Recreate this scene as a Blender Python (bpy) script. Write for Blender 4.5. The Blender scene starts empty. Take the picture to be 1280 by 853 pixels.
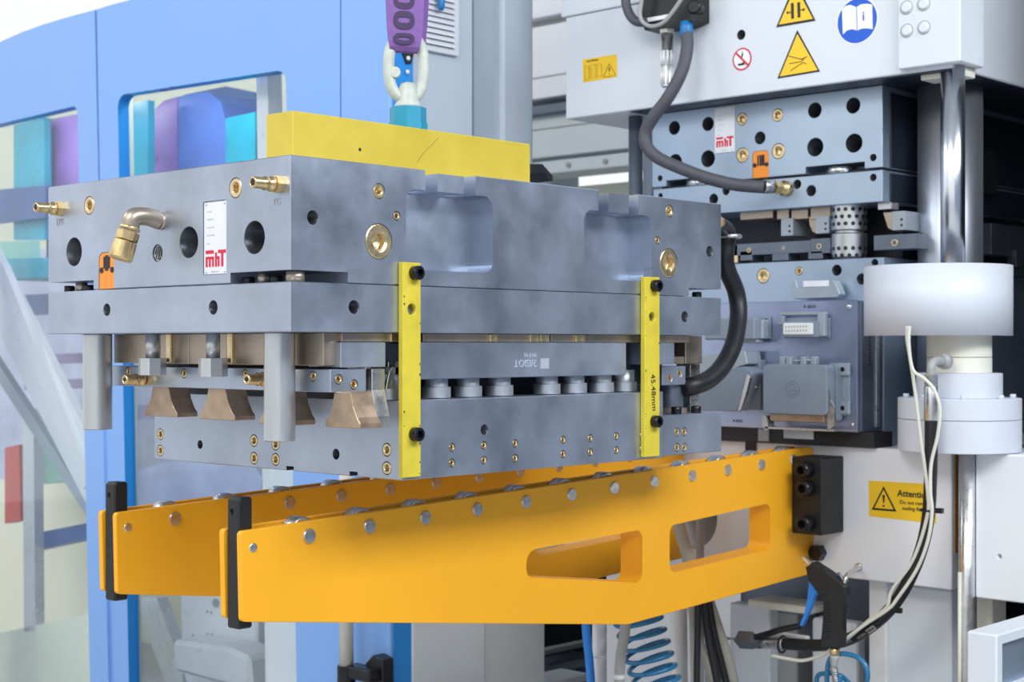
import bpy, bmesh, math, random
from mathutils import Vector, Matrix
random.seed(7)
SC = bpy.context.scene
COL = SC.collection
R = math.radians

# ------------------------------------------------------------------ camera
# world: X = long side of the hanging mould (towards the press), Y = its short side, Z up.
CAMP = Vector((-1.577, -1.973, 1.5)); F = 1920.0; HX, HY = 640.0, 432.0
RT = Vector((.6839, -.7295, 0)); FW = Vector((.7295, .6839, 0))
cam_d = bpy.data.cameras.new('camera'); cam = bpy.data.objects.new('camera', cam_d); COL.objects.link(cam)
cam.location = CAMP
cam.rotation_euler = (R(90), 0, math.atan2(-FW.x, FW.y))
cam_d.sensor_width = 36; cam_d.lens = F / 1280 * 36
cam_d.shift_y = (HY - 426.5) / 1280
cam_d.clip_start = .05; cam_d.clip_end = 200
cam_d.dof.use_dof = True; cam_d.dof.focus_distance = 2.75; cam_d.dof.aperture_fstop = 7.1
SC.camera = cam
# ------------------------------------------------------------------ light
w = bpy.data.worlds.new('hall_light'); SC.world = w; w.use_nodes = True
bg = w.node_tree.nodes['Background']; bg.inputs[0].default_value = (.95, .975, 1, 1); bg.inputs[1].default_value = 1.04
def area(name, loc, target, sx, sy, power, col=(1, 1, 1)):
    d = bpy.data.lights.new(name, 'AREA'); d.shape = 'RECTANGLE'; d.size = sx; d.size_y = sy; d.energy = power; d.color = col
    o = bpy.data.objects.new(name, d); COL.objects.link(o); o.location = loc
    o.rotation_euler = (Vector(target) - Vector(loc)).to_track_quat('-Z', 'Y').to_euler()
    return o
area('hall_light_front', (-4.0, -.6, 5.3), (.6, .4, 1.2), 3.5, 1.6, 200, (1, .98, .95))
area('hall_light_side', (.5, -3.6, 4.0), (.6, .2, 1.2), 4, 1.2, 200, (.92, .96, 1))
area('hall_light_left', (-2.5, 4.5, 5.3), (.6, 1.5, 1.2), 4, 2, 110, (1, 1, 1))
vs = SC.view_settings; vs.view_transform = 'Standard'; vs.look = 'None'; vs.gamma = 1; vs.use_curve_mapping = False; vs.exposure = .0

# ------------------------------------------------------------------ measuring (photo pixel -> point on a real plane)
def ray(px, py): return FW + RT * ((px - HX) / F) + Vector((0, 0, -(py - HY) / F))
def onX(px, py, X):
    d = ray(px, py); p = CAMP + d * ((X - CAMP.x) / d.x); return p
def onY(px, py, Y):
    d = ray(px, py); p = CAMP + d * ((Y - CAMP.y) / d.y); return p
def onD(px, py, D): return CAMP + ray(px, py) * D
def dep(p): return (Vector((p[0], p[1], 0)) - Vector((CAMP.x, CAMP.y, 0))).dot(FW)
def yX(px, X): return onX(px, 432, X).y
def xY(px, Y): return onY(px, 432, Y).x

# ------------------------------------------------------------------ materials
MATS = {}
def mat(name, col, rough=.5, metal=0., var=.06, scale=9., rvar=.1, bump=0., stretch=None, coat=0., spec=.5, dark=None, bscale=60):
    m = bpy.data.materials.new(name); m.use_nodes = True; nt = m.node_tree; N = nt.nodes; L = nt.links
    b = N['Principled BSDF']; b.inputs['Metallic'].default_value = metal; b.inputs['Roughness'].default_value = rough
    b.inputs['Coat Weight'].default_value = coat; b.inputs['Specular IOR Level'].default_value = spec
    tc = N.new('ShaderNodeTexCoord'); mp = N.new('ShaderNodeMapping'); L.new(tc.outputs['Object'], mp.inputs[0])
    if stretch: mp.inputs['Scale'].default_value = stretch
    nz = N.new('ShaderNodeTexNoise'); nz.inputs['Scale'].default_value = scale; nz.inputs['Detail'].default_value = 6; nz.inputs['Roughness'].default_value = .6
    L.new(mp.outputs[0], nz.inputs['Vector'])
    cr = N.new('ShaderNodeValToRGB'); e = cr.color_ramp.elements
    lo = dark if dark else tuple(max(0, c * (1 - var * 1.6)) for c in col); hi = tuple(min(1, c * (1 + var)) for c in col)
    e[0].position = .3; e[1].position = .7; e[0].color = (*lo, 1); e[1].color = (*hi, 1)
    L.new(nz.outputs['Fac'], cr.inputs[0]); L.new(cr.outputs[0], b.inputs['Base Color'])
    mr = N.new('ShaderNodeMapRange'); mr.inputs['From Min'].default_value = .3; mr.inputs['From Max'].default_value = .7
    mr.inputs['To Min'].default_value = max(.02, rough - rvar); mr.inputs['To Max'].default_value = min(1, rough + rvar)
    L.new(nz.outputs['Fac'], mr.inputs['Value']); L.new(mr.outputs[0], b.inputs['Roughness'])
    if bump:
        n2 = N.new('ShaderNodeTexNoise'); n2.inputs['Scale'].default_value = bscale; L.new(mp.outputs[0], n2.inputs['Vector'])
        bp = N.new('ShaderNodeBump'); bp.inputs['Strength'].default_value = bump; bp.inputs['Distance'].default_value = .002
        L.new(n2.outputs['Fac'], bp.inputs['Height']); L.new(bp.outputs[0], b.inputs['Normal'])
    MATS[name] = m; return m
mat('steel', (.455, .515, .62), .38, .85, .15, 5.5, .11)
mat('steel_press', (.42, .52, .64), .42, .8, .05, 5, .07)
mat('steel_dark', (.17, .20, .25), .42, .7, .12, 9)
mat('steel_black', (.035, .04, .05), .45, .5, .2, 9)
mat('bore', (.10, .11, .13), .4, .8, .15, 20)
mat('bush_steel', (.50, .53, .58), .45, .8, .05, 20)
mat('chrome', (.80, .83, .90), .24, 1, .02, 5, .03)
mat('rod_steel', (.60, .62, .64), .36, 1, .12, 14, .08, stretch=(1, 1, .15))
mat('tie_steel', (.62, .66, .74), .42, .9, .06, 10, .06, stretch=(1, 1, .1))
mat('shade_steel', (.022, .03, .05), .4, .4, .2, 6)  # near-black steel with the shade of the press put into its colour
mat('stamp_light', (.58, .63, .72), .55, .5, .05)
mat('brushed', (.66, .66, .66), .3, .95, .08, 30, .1)
mat('bronze', (.50, .42, .34), .38, .85, .14, 14, .1)
mat('wedge_bronze', (.52, .38, .27), .4, .8, .16, 20, .1)
mat('brass', (.80, .60, .30), .26, .95, .12, 40, .1)
mat('brass_plug', (.80, .64, .38), .3, .9, .10, 60, .1)
mat('orange_paint', (.95, .44, .018), .42, 0, .03, 4, .06, spec=.35)
mat('yellow_paint', (.65, .50, .058), .5, 0, .06, 9, .08, dark=(.58, .44, .042))
mat('yellow_strap', (.70, .57, .045), .5, 0, .08, 25, .08)
mat('sign_yellow', (.90, .58, .02), .45, 0, .02)
mat('counter_orange', (.92, .30, .03), .45, 0, .03)
mat('black', (.007, .008, .010), .45, 0, .2, 20)
mat('black_oxide', (.010, .011, .015), .32, .2, .2, 30)
mat('black_block', (.009, .010, .012), .5, 0, .2, 20, bump=.05)
mat('rubber', (.010, .011, .014), .45, 0, .25, 30, bump=.1, bscale=200)
mat('hose_grey', (.075, .078, .095), .55, 0, .12, 40, bump=.12, bscale=300)
mat('ink', (.02, .018, .02), .6, 0, .05)
mat('engrave', (.42, .45, .50), .6, .3, .05)
mat('logo_red', (.70, .012, .05), .45, 0, .03)
mat('plate_white', (.80, .82, .86), .35, .1, .03)
mat('press_white', (.68, .725, .78), .42, 0, .03, 2.5, .06)
mat('bed_white', (.80, .83, .88), .42, 0, .03, 2.5, .06)
mat('slat_lilac', (.36, .33, .55), .5, 0, .15, 6)
mat('cream', (.76, .75, .66), .5, 0, .04, 3)
mat('guard_white', (.62, .66, .74), .45, 0, .015, 4)
mat('blue_paint', (.215, .42, .84), .35, 0, .015, 1.5, .05, coat=.2)
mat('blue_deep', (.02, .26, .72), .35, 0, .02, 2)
mat('cab_grey', (.36, .43, .50), .45, 0, .03, 2.5)
mat('cab_base_lit', (.66, .72, .76), .45, 0, .03, 2.5)  # cabinet grey lightened to offset the shade at its foot
mat('beam_pale', (.66, .71, .71), .5, 0, .03, 2.5)
mat('cab_pale', (.46, .53, .61), .45, 0, .03, 2.5)
mat('louvre_grey', (.66, .68, .74), .45, 0, .03)
mat('conn_grey', (.22, .27, .34), .5, 0, .05, 20, bump=.06, bscale=250)
mat('conn_light', (.36, .41, .46), .42, .3, .05, 20)
mat('pin_white', (.72, .75, .74), .45, 0, .03)
mat('box_steel', (.38, .44, .61), .32, .8, .08, 6, .08)
mat('turquoise', (.008, .28, .44), .42, 0, .06, 15)
mat('ring_white', (.54, .58, .52), .42, 0, .10, 30, bump=.1)
mat('purple', (.22, .11, .36), .75, 0, .10, 60, bump=.3, bscale=500)
mat('purple_ink', (.05, .03, .09), .7, 0, .1)
mat('blue_plastic', (.01, .17, .45), .4, 0, .05)
mat('blue_hose', (.01, .17, .36), .3, 0, .06, 30, coat=.3)
mat('trigger_blue', (.02, .22, .72), .4, 0, .03)
mat('sign_blue', (.005, .10, .60), .4, 0, .02)
mat('sign_red', (.60, .02, .05), .45, 0, .02)
mat('sign_white', (.86, .88, .90), .4, 0, .01)
mat('cable_white', (.68, .68, .60), .45, 0, .05)
mat('pipe_white', (.76, .77, .78), .35, 0, .03)
mat('pipe_grey', (.36, .37, .37), .45, 0, .06)
mat('hose_beige', (.44, .43, .36), .5, 0, .06)
mat('floor_grey', (.50, .51, .52), .4, 0, .05, .8, .08)
mat('floor_yellow', (.95, .93, .74), .35, 0, .04, .8, .08)
mat('ceiling_grey', (.42, .44, .47), .8, 0, .05, .5)
mat('wall_grey', (.30, .35, .44), .8, 0, .1, .7)
mat('teal', (.0, .52, .68), .3, 0, .15, 3)
mat('violet', (.36, .19, .60), .35, 0, .2, 4)
mat('indigo', (.10, .24, .72), .35, 0, .2, 3)
mat('navy', (.05, .14, .36), .35, 0, .2, 4)
mat('mint', (.35, .72, .60), .45, 0, .06, 4)
mat('lilac', (.62, .68, .92), .5, 0, .15, 4)
mat('red_part', (.65, .08, .06), .5, 0, .1)
mat('alu', (.74, .77, .80), .3, .5, .06, 4)
mat('pale_cab', (.86, .88, .72), .5, 0, .05, 3)
def emit(name, col, st):
    m = bpy.data.materials.new(name); m.use_nodes = True; b = m.node_tree.nodes['Principled BSDF']; b.inputs['Emission Color'].default_value = (*col, 1); b.inputs['Emission Strength'].default_value = st; MATS[name] = m
emit('fill_glow', (1, 1, .96), 20)  # glow of the added strips that brighten the cabinet
mat('brown', (.42, .23, .08), .45, .2, .1, 10)
def glass_mat(name, tint, refl):
    m = bpy.data.materials.new(name); m.use_nodes = True; nt = m.node_tree; N = nt.nodes; L = nt.links
    out = N['Material Output']; N.remove(N['Principled BSDF'])
    t = N.new('ShaderNodeBsdfTransparent'); g = N.new('ShaderNodeBsdfGlossy'); g.inputs['Roughness'].default_value = .02
    lw = N.new('ShaderNodeLayerWeight'); lw.inputs['Blend'].default_value = .5
    pw = N.new('ShaderNodeMath'); pw.operation = 'POWER'; pw.inputs[1].default_value = 3.; L.new(lw.outputs['Facing'], pw.inputs[0])
    ma = N.new('ShaderNodeMath'); ma.operation = 'MULTIPLY_ADD'; ma.inputs[1].default_value = .3; ma.inputs[2].default_value = refl; L.new(pw.outputs[0], ma.inputs[0])
    nz = N.new('ShaderNodeTexNoise'); nz.inputs['Scale'].default_value = 1.2
    cr = N.new('ShaderNodeValToRGB'); cr.color_ramp.elements[0].color = (*tint, 1); cr.color_ramp.elements[1].color = (*[min(1, c * 1.12) for c in tint], 1)
    tc = N.new('ShaderNodeTexCoord'); L.new(tc.outputs['Object'], nz.inputs['Vector']); L.new(nz.outputs['Fac'], cr.inputs[0]); L.new(cr.outputs[0], t.inputs[0])
    mx = N.new('ShaderNodeMixShader'); L.new(ma.outputs[0], mx.inputs[0]); L.new(t.outputs[0], mx.inputs[1]); L.new(g.outputs[0], mx.inputs[2])
    L.new(mx.outputs[0], out.inputs[0]); MATS[name] = m; return m
glass_mat('glass', (.90, .95, .97), .03)

# ------------------------------------------------------------------ mesh builder
WL = {}
def axes(d):
    d = Vector(d).normalized(); up = Vector((0, 0, 1)) if abs(d.z) < .9 else Vector((1, 0, 0))
    a = d.cross(up).normalized(); return d, a, d.cross(a).normalized()
class MB:
    def __init__(s): s.v = []; s.f = []; s.s = []
    def add(s, vs, fs, sm=False):
        o = len(s.v); s.v += [Vector(v) for v in vs]
        for i, f in enumerate(fs):
            s.f.append([o + k for k in f]); s.s.append(sm if isinstance(sm, bool) else sm[i])
        return s
    def box(s, x0, x1, y0, y1, z0, z1, b=0.):
        x0, x1 = sorted((x0, x1)); y0, y1 = sorted((y0, y1)); z0, z1 = sorted((z0, z1))
        if not b:
            v = [(x, y, z) for x in (x0, x1) for y in (y0, y1) for z in (z0, z1)]
            return s.add(v, [(0, 1, 3, 2), (4, 6, 7, 5), (0, 4, 5, 1), (2, 3, 7, 6), (0, 2, 6, 4), (1, 5, 7, 3)])
        bm = bmesh.new(); bmesh.ops.create_cube(bm, size=1)
        for v in bm.verts: v.co = Vector(((x0 + x1) / 2 + v.co.x * (x1 - x0), (y0 + y1) / 2 + v.co.y * (y1 - y0), (z0 + z1) / 2 + v.co.z * (z1 - z0)))
        bmesh.ops.bevel(bm, geom=list(bm.edges), offset=b, segments=2 if b > .004 else 1, profile=.5, affect='EDGES')
        return s.frombm(bm)
    def frombm(s, bm, sm=False):
        bm.verts.index_update(); o = [v.co.copy() for v in bm.verts]; f = [[v.index for v in fc.verts] for fc in bm.faces]; bm.free()
        return s.add(o, f, sm)
    def lathe(s, prof, o, d, n=28, caps=True, sm=True, a0=0., a1=None):
        d, a, b = axes(d); o = Vector(o); full = a1 is None
        m = n if full else n + 1; vs = []; fs = []; fl = []
        for h, r in prof:
            for k in range(m):
                t = 2 * math.pi * k / n if full else a0 + (a1 - a0) * k / n
                vs.append(o + d * h + (a * math.cos(t) + b * math.sin(t)) * r)
        # sharp profile corners: repeat the ring in prof
        for i in range(len(prof) - 1):
            if prof[i] == prof[i + 1]: continue
            for k in range(n):
                k2 = (k + 1) % m; fs.append((i * m + k, i * m + k2, (i + 1) * m + k2, (i + 1) * m + k)); fl.append(sm)
        if caps and full:
            if prof[0][1] > 0: fs.append(tuple(range(m - 1, -1, -1))); fl.append(False)
            if prof[-1][1] > 0: fs.append(tuple((len(prof) - 1) * m + k for k in range(m))); fl.append(False)
        return s.add(vs, fs, fl)
    def cyl(s, p, q, r, n=28, ch=0.):
        p = Vector(p); q = Vector(q); L = (q - p).length
        if ch: return s.lathe([(0, r - ch), (ch, r), (ch, r), (L - ch, r), (L - ch, r), (L, r - ch)], p, q - p, n)
        return s.lathe([(0, r), (L, r)], p, q - p, n)
    def hexp(s, p, q, r, n=6): return s.lathe([(0, r), ((Vector(q) - Vector(p)).length, r)], p, Vector(q) - Vector(p), n, sm=False)
    def tube(s, pts, r, n=12, closed=False, caps=True):
        pts = [Vector(p) for p in pts]; m = len(pts); vs = []; fs = []; fl = []; prev = None
        for i, p in enumerate(pts):
            t = (pts[(i + 1) % m] - pts[i - 1]) if (closed or 0 < i < m - 1) else (pts[1] - pts[0] if i == 0 else pts[-1] - pts[-2])
            t.normalize()
            if prev is None: _, a, b = axes(t)
            else: a = (prev - t * prev.dot(t)).normalized(); b = t.cross(a)
            prev = a; rr = r[i] if isinstance(r, (list, tuple)) else r
            for k in range(n):
                th = 2 * math.pi * k / n; vs.append(p + (a * math.cos(th) + b * math.sin(th)) * rr)
        for i in range(m if closed else m - 1):
            j = (i + 1) % m
            for k in range(n):
                k2 = (k + 1) % n; fs.append((i * n + k, i * n + k2, j * n + k2, j * n + k)); fl.append(True)
        if caps and not closed:
            fs.append(tuple(range(n - 1, -1, -1))); fl.append(False); fs.append(tuple((m - 1) * n + k for k in range(n))); fl.append(False)
        return s.add(vs, fs, fl)
    def prism(s, pts, off, b=0.):
        """polygon of 3-D points extruded by the vector off"""
        off = Vector(off); pts = [Vector(p) for p in pts]; n = len(pts)
        nr = Vector((0, 0, 0))
        for i in range(n): nr += (pts[i]).cross(pts[(i + 1) % n])
        if nr.dot(off) > 0: pts.reverse()
        v = pts + [p + off for p in pts]
        fs = [tuple(range(n)), tuple(range(2 * n - 1, n - 1, -1))] + [(i, i + n, (i + 1) % n + n, (i + 1) % n) for i in range(n)]
        if not b: return s.add(v, fs)
        bm = bmesh.new(); bv = [bm.verts.new(p) for p in v]
        for f in fs: bm.faces.new([bv[k] for k in f])
        bm.normal_update(); ed = [e for e in bm.edges if len(e.link_faces) == 2 and e.calc_face_angle(0) > .9]
        bmesh.ops.bevel(bm, geom=ed, offset=b, segments=1, affect='EDGES')
        return s.frombm(bm)
    def mesh(s, name, m):
        c = Vector((0, 0, 0))
        if s.v:
            xs = [v.x for v in s.v]; ys = [v.y for v in s.v]; zs = [v.z for v in s.v]
            c = Vector(((min(xs) + max(xs)) / 2, (min(ys) + max(ys)) / 2, min(zs)))
        me = bpy.data.meshes.new(name); me.from_pydata([v - c for v in s.v], [], s.f)
        me.polygons.foreach_set('use_smooth', s.s); me.materials.append(MATS[m]); me.update()
        bm = bmesh.new(); bm.from_mesh(me); bmesh.ops.recalc_face_normals(bm, faces=bm.faces); bm.to_mesh(me); bm.free()
        return me, c
def par(o, parent):
    if parent is not None:
        o.parent = parent; o.matrix_parent_inverse = Matrix.Translation(-WL[parent.name])
def props(o, label=None, cat=None, group=None, kind=None):
    if label: o['label'] = label
    if cat: o['category'] = cat
    if group: o['group'] = group
    if kind: o['kind'] = kind
    return o
def build(mb, name, m, parent=None, label=None, cat=None, group=None, kind=None):
    me, c = mb.mesh(name, m); o = bpy.data.objects.new(name, me); COL.objects.link(o); o.location = c
    WL[o.name] = c.copy(); par(o, parent); return props(o, label, cat, group, kind)
def thing(name, label, cat, loc=(0, 0, 0), group=None):
    o = bpy.data.objects.new(name, None); COL.objects.link(o); o.location = loc; o.empty_display_size = .05
    WL[o.name] = Vector(loc); return props(o, label, cat, group)
def inst(me, name, loc, rot=(0, 0, 0), parent=None, scale=None, **kw):
    o = bpy.data.objects.new(name, me); COL.objects.link(o); o.location = loc; o.rotation_euler = rot
    if scale: o.scale = scale
    WL[o.name] = Vector(loc); par(o, parent); return props(o, **kw)
def cut(o, mb, cm=None):
    """boolean difference of one cutter mesh from o"""
    me = bpy.data.meshes.new('cut'); me.from_pydata([tuple(v) for v in mb.v], [], mb.f); me.polygons.foreach_set('use_smooth', mb.s)
    me.materials.append(MATS[cm] if cm else o.data.materials[0])
    bm = bmesh.new(); bm.from_mesh(me); bmesh.ops.recalc_face_normals(bm, faces=bm.faces); bm.to_mesh(me); bm.free()
    c = bpy.data.objects.new('cut', me); COL.objects.link(c)
    md = o.modifiers.new('b', 'BOOLEAN'); md.operation = 'DIFFERENCE'; md.solver = 'EXACT'; md.object = c; md.material_mode = 'TRANSFER'
    pr = o.parent; pi = o.matrix_parent_inverse.copy(); o.parent = None
    bpy.context.view_layer.update(); dg = bpy.context.evaluated_depsgraph_get()
    nm = bpy.data.meshes.new_from_object(o.evaluated_get(dg)); o.modifiers.clear(); o.data = nm
    if pr: o.parent = pr; o.matrix_parent_inverse = pi
    bpy.data.objects.remove(c)
FACE = {'X': ((0, R(-90), 0), Vector((-1, 0, 0))), 'Y': ((R(90), 0, 0), Vector((0, -1, 0))), 'Z': ((0, 0, 0), Vector((0, 0, 1)))}
def hole(mb, p, face, r, depth, lip=.0015):
    n = FACE[face][1]; mb.lathe([(-.004, r + lip + .004), (lip, r), (depth, r)], Vector(p), -n, 28)
SHARE = {}
def plug_mesh(r, m, hexr=.5, depth=.012, proud=.0005):
    k = ('plug', round(r, 4), m, hexr)
    if k in SHARE: return SHARE[k]
    b = MB(); n = 24; vs = []; fs = []; fl = []
    def hx(t, rad): t = (t % (math.pi / 3)) - math.pi / 6; return rad * .93 / math.cos(t)
    rings = [(-.02, lambda t: r), (proud - .001, lambda t: r), (proud, lambda t: r * .93), (proud, lambda t: r * .66), (proud - .002, lambda t: hx(t, r * hexr) * 1.06), (-depth, lambda t: hx(t, r * hexr)), (-depth - .003, lambda t: r * .1)]
    for z, fn in rings:
        for i in range(n): t = 2 * math.pi * i / n; vs.append((fn(t) * math.cos(t), fn(t) * math.sin(t), z))
    for j in range(len(rings) - 1):
        for i in range(n): i2 = (i + 1) % n; fs.append((j * n + i, j * n + i2, (j + 1) * n + i2, (j + 1) * n + i)); fl.append(j == 0)
    fs.append(tuple((len(rings) - 1) * n + i for i in range(n))); fl.append(False)
    b.add(vs, fs, fl); me, c = b.mesh('plug', m)
    me.transform(Matrix.Translation(c)); SHARE[k] = me; return me
def capscrew_mesh(r, h, m='black_oxide'):
    k = ('cap', round(r, 4), round(h, 4), m)
    if k in SHARE: return SHARE[k]
    b = MB(); n = 24; vs = []; fs = []; fl = []
    def hx(t, rad): t = (t % (math.pi / 3)) - math.pi / 6; return rad * .93 / math.cos(t)
    rings = [(-.004, lambda t: r), (h - r * .15, lambda t: r), (h, lambda t: r * .86), (h, lambda t: hx(t, r * .55)), (h * .4, lambda t: hx(t, r * .5))]
    for z, fn in rings:
        for i in range(n): t = 2 * math.pi * i / n; vs.append((fn(t) * math.cos(t), fn(t) * math.sin(t), z))
    for j in range(len(rings) - 1):
        for i in range(n): i2 = (i + 1) % n; fs.append((j * n + i, j * n + i2, (j + 1) * n + i2, (j + 1) * n + i)); fl.append(j == 0)
    fs.append(tuple((len(rings) - 1) * n + i for i in range(n))); fl.append(False); fs.append(tuple(range(n - 1, -1, -1))); fl.append(False)
    b.add(vs, fs, fl); me, c = b.mesh('cap', m); me.transform(Matrix.Translation(c)); SHARE[k] = me; return me
def lathe_mesh(key, prof, m, n=24):
    if key in SHARE: return SHARE[key]
    b = MB(); b.lathe(prof, (0, 0, 0), (0, 0, 1), n); me, c = b.mesh(key, m); me.transform(Matrix.Translation(c)); SHARE[key] = me; return me
def text_mesh(txt, size, m, ext=.0004, bold=0.):
    cu = bpy.data.curves.new('t', 'FONT'); cu.body = txt; cu.size = size; cu.extrude = ext; cu.offset = bold; cu.align_x = 'CENTER'; cu.align_y = 'CENTER'; cu.resolution_u = 3
    o = bpy.data.objects.new('t', cu); COL.objects.link(o); bpy.context.view_layer.update()
    me = bpy.data.meshes.new_from_object(o.evaluated_get(bpy.context.evaluated_depsgraph_get())); bpy.data.objects.remove(o)
    me.materials.clear(); me.materials.append(MATS[m]); return me
TROT = {'X': (R(90), 0, R(-90)), 'Y': (R(90), 0, 0)}   # lettering that reads on a face looking to -X / -Y
def text(txt, size, m, p, face, parent, spin=0., name='lettering', bold=0.):
    me = text_mesh(txt, size, m, bold=bold); o = bpy.data.objects.new(name, me); COL.objects.link(o)
    M = Matrix.Rotation(R(90), 4, 'X')
    if face == 'X': M = Matrix.Rotation(R(-90), 4, 'Z') @ M
    M = M @ Matrix.Rotation(spin, 4, 'Z'); o.rotation_euler = M.to_euler(); o.location = p; WL[o.name] = Vector(p); par(o, parent); return o
def rnd(pts, r, n=5):
    """round the corners of a 2-D polygon"""
    out = []; k = len(pts); rs = r if isinstance(r, (list, tuple)) else [r] * k
    for i in range(k):
        p = Vector(pts[i][:2]); a = Vector(pts[i - 1][:2]) - p; b = Vector(pts[(i + 1) % k][:2]) - p
        rr = rs[i]
        if rr <= 0: out.append(tuple(p)); continue
        ang = a.angle(b); t = min(rr / math.tan(ang / 2), a.length * .49, b.length * .49); rr2 = t * math.tan(ang / 2)
        p0 = p + a.normalized() * t; p1 = p + b.normalized() * t
        c = p + (a.normalized() + b.normalized()).normalized() * (rr2 / math.sin(ang / 2))
        v0 = p0 - c; v1 = p1 - c; th = v0.angle(v1); sgn = 1 if v0.x * v1.y - v0.y * v1.x > 0 else -1
        for j in range(n + 1):
            t2 = sgn * th * j / n; out.append((c.x + v0.x * math.cos(t2) - v0.y * math.sin(t2), c.y + v0.x * math.sin(t2) + v0.y * math.cos(t2)))
    return out
def P2(pts, face, c):
    return [Vector((c, a, b)) if face == 'X' else Vector((a, c, b)) for a, b in pts]
def pxX(pts, X): return [(q.y, q.z) for q in (onX(a, b, X) for a, b in pts)]
def pxY(pts, Y): return [(q.x, q.z) for q in (onY(a, b, Y) for a, b in pts)]
def spline(pts, n=10):
    pts = [Vector(p) for p in pts]; out = []
    for i in range(len(pts) - 1):
        p0 = pts[max(0, i - 1)]; p1 = pts[i]; p2 = pts[i + 1]; p3 = pts[min(len(pts) - 1, i + 2)]
        for k in range(n):
            t = k / n; out.append(.5 * ((2 * p1) + (p2 - p0) * t + (2 * p0 - 5 * p1 + 4 * p2 - p3) * t * t + (3 * p1 - p0 - 3 * p2 + p3) * t ** 3))
    out.append(pts[-1]); return out
def logo(parent, face, c, a0, a1, z0, z1, off):
    """red block logo on a plate; a runs along the face (reading direction a0 -> a1)"""
    def q(u0, v0, u1, v1): return (u0, v0, u1, v1)
    rects = [q(0, .79, .40, 1), q(0, 0, .10, .62), q(.10, .46, .17, .62), q(.16, 0, .25, .62), q(.25, .46, .33, .62), q(.32, 0, .41, .62),
             q(.47, 0, .56, .86), q(.56, .46, .62, .62), q(.60, 0, .69, .62), q(.62, .80, 1, 1), q(.77, 0, .88, .82)]
    for i, (u0, v0, u1, v1) in enumerate([rects[0]]):
        pass
    groups = [('logo_bar', [rects[0]]), ('letter_m', rects[1:6]), ('letter_h', rects[6:9]), ('letter_t', rects[9:])]
    for nm, rs in groups:
        b = MB()
        for u0, v0, u1, v1 in rs:
            A0 = a0 + (a1 - a0) * u0; A1 = a0 + (a1 - a0) * u1; Z0 = z0 + (z1 - z0) * v0; Z1 = z0 + (z1 - z0) * v1
            if face == 'X': b.box(c - off, c, A0, A1, Z0, Z1)
            else: b.box(A0, A1, c - off, c, Z0, Z1)
        build(b, nm, 'logo_red', parent)

# ------------------------------------------------------------------ the hall
build(MB().box(-9, 14, -6, 12, -.1, 0), 'floor', 'floor_grey', kind='structure')
build(MB().box(-7, 12, -5.2, 9, 5.7, 5.8), 'ceiling', 'ceiling_grey', kind='structure')
build(MB().box(-3.0, 14, -4.9, -4.75, 0, 6.5), 'wall_right', 'wall_grey', kind='structure')

# ------------------------------------------------------------------ hanging mould
ZT, ZS, ZP, ZL, ZB = 1.811, 1.605, 1.522, 1.403, 1.264
LX, LY = 1.2, .754
mould = thing('injection_mould', 'large grey steel injection mould hanging above the orange roller arms, strapped with yellow bars', 'mould', (.6, .377, ZB))
# --- top block
tb = build(MB().box(0, LX, 0, LY, ZS + .0006, ZT, .0015), 'top_block', 'steel', mould)
xr = xY(435, 0); yl = yX(288, 0); yl2 = yX(117, 0); xr2 = xY(861, 0)
NB = ZS + .0185
c = MB(); c.box(-.01, xr, -.01, yl, ZS - .01, NB); cut(tb, c)
c = MB(); c.box(-.01, .10, yl2, LY + .01, ZS - .01, NB); cut(tb, c)
c = MB(); c.box(xr2, LX + .01, -.01, .10, ZS - .01, NB); cut(tb, c)
# side pockets with the two lifting grooves over each
PK = ((507.5, 616, 241, 342, (531.5, 547.5), (579.5, 594.5)), (730, 814.5, 266, 352.5, (748, 761), (786, 798)))
for px0, px1, t, b, g1, g2 in PK:
    X0 = xY(px0, 0); X1 = xY(px1, 0); zb = onY(px1, b, 0).z; zt = onY((px0 + px1) / 2, t, 0).z
    c = MB(); c.prism(P2(rnd([(X0, zb), (X1, zb), (X1, zt), (X0, zt)], .022), 'Y', -.01), (0, .07, 0)); cut(tb, c)
    c = MB()
    for g in (g1, g2): c.box(xY(g[0], 0), xY(g[1], 0), -.01, .055, zt - .012, ZT + .01)
    cut(tb, c)
    # the tongue between the grooves is a little lower and further in
    c = MB(); c.box(xY(g1[1], 0) - .001, xY(g2[0], 0) + .001, -.01, .058, ZT - .004, ZT + .01); cut(tb, c)
# slot behind the second strap
XS = xY(812, 0); c = MB(); z1 = onY(812, 331, 0).z
c.prism(P2(rnd([(XS - .014, z1 - .06), (XS + .008, z1 - .06), (XS + .008, z1), (XS - .014, z1)], [0, 0, .0105, .0105]), 'Y', -.01), (0, .03, 0)); cut(tb, c)
# plate recess and counter slot in the end face
ya, yb = yX(253.5, 0), yX(283, 0); za, zb = onX(268, 344.5, 0).z + .001, onX(268, 251, 0).z
c = MB(); c.prism(P2(rnd([(ya, za), (yb, za), (yb, zb), (ya, zb)], .004, 3), 'X', -.01), (.015, 0, 0))
yo0, yo1 = yX(123.5, 0), yX(142.5, 0); zo = onX(133, 315.5, 0).z
c.prism(P2(rnd([(yo0, ZS - .01), (yo1, ZS - .01), (yo1, zo), (yo0, zo)], [0, 0, .014, .014]), 'X', -.01), (.03, 0, 0))
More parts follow.
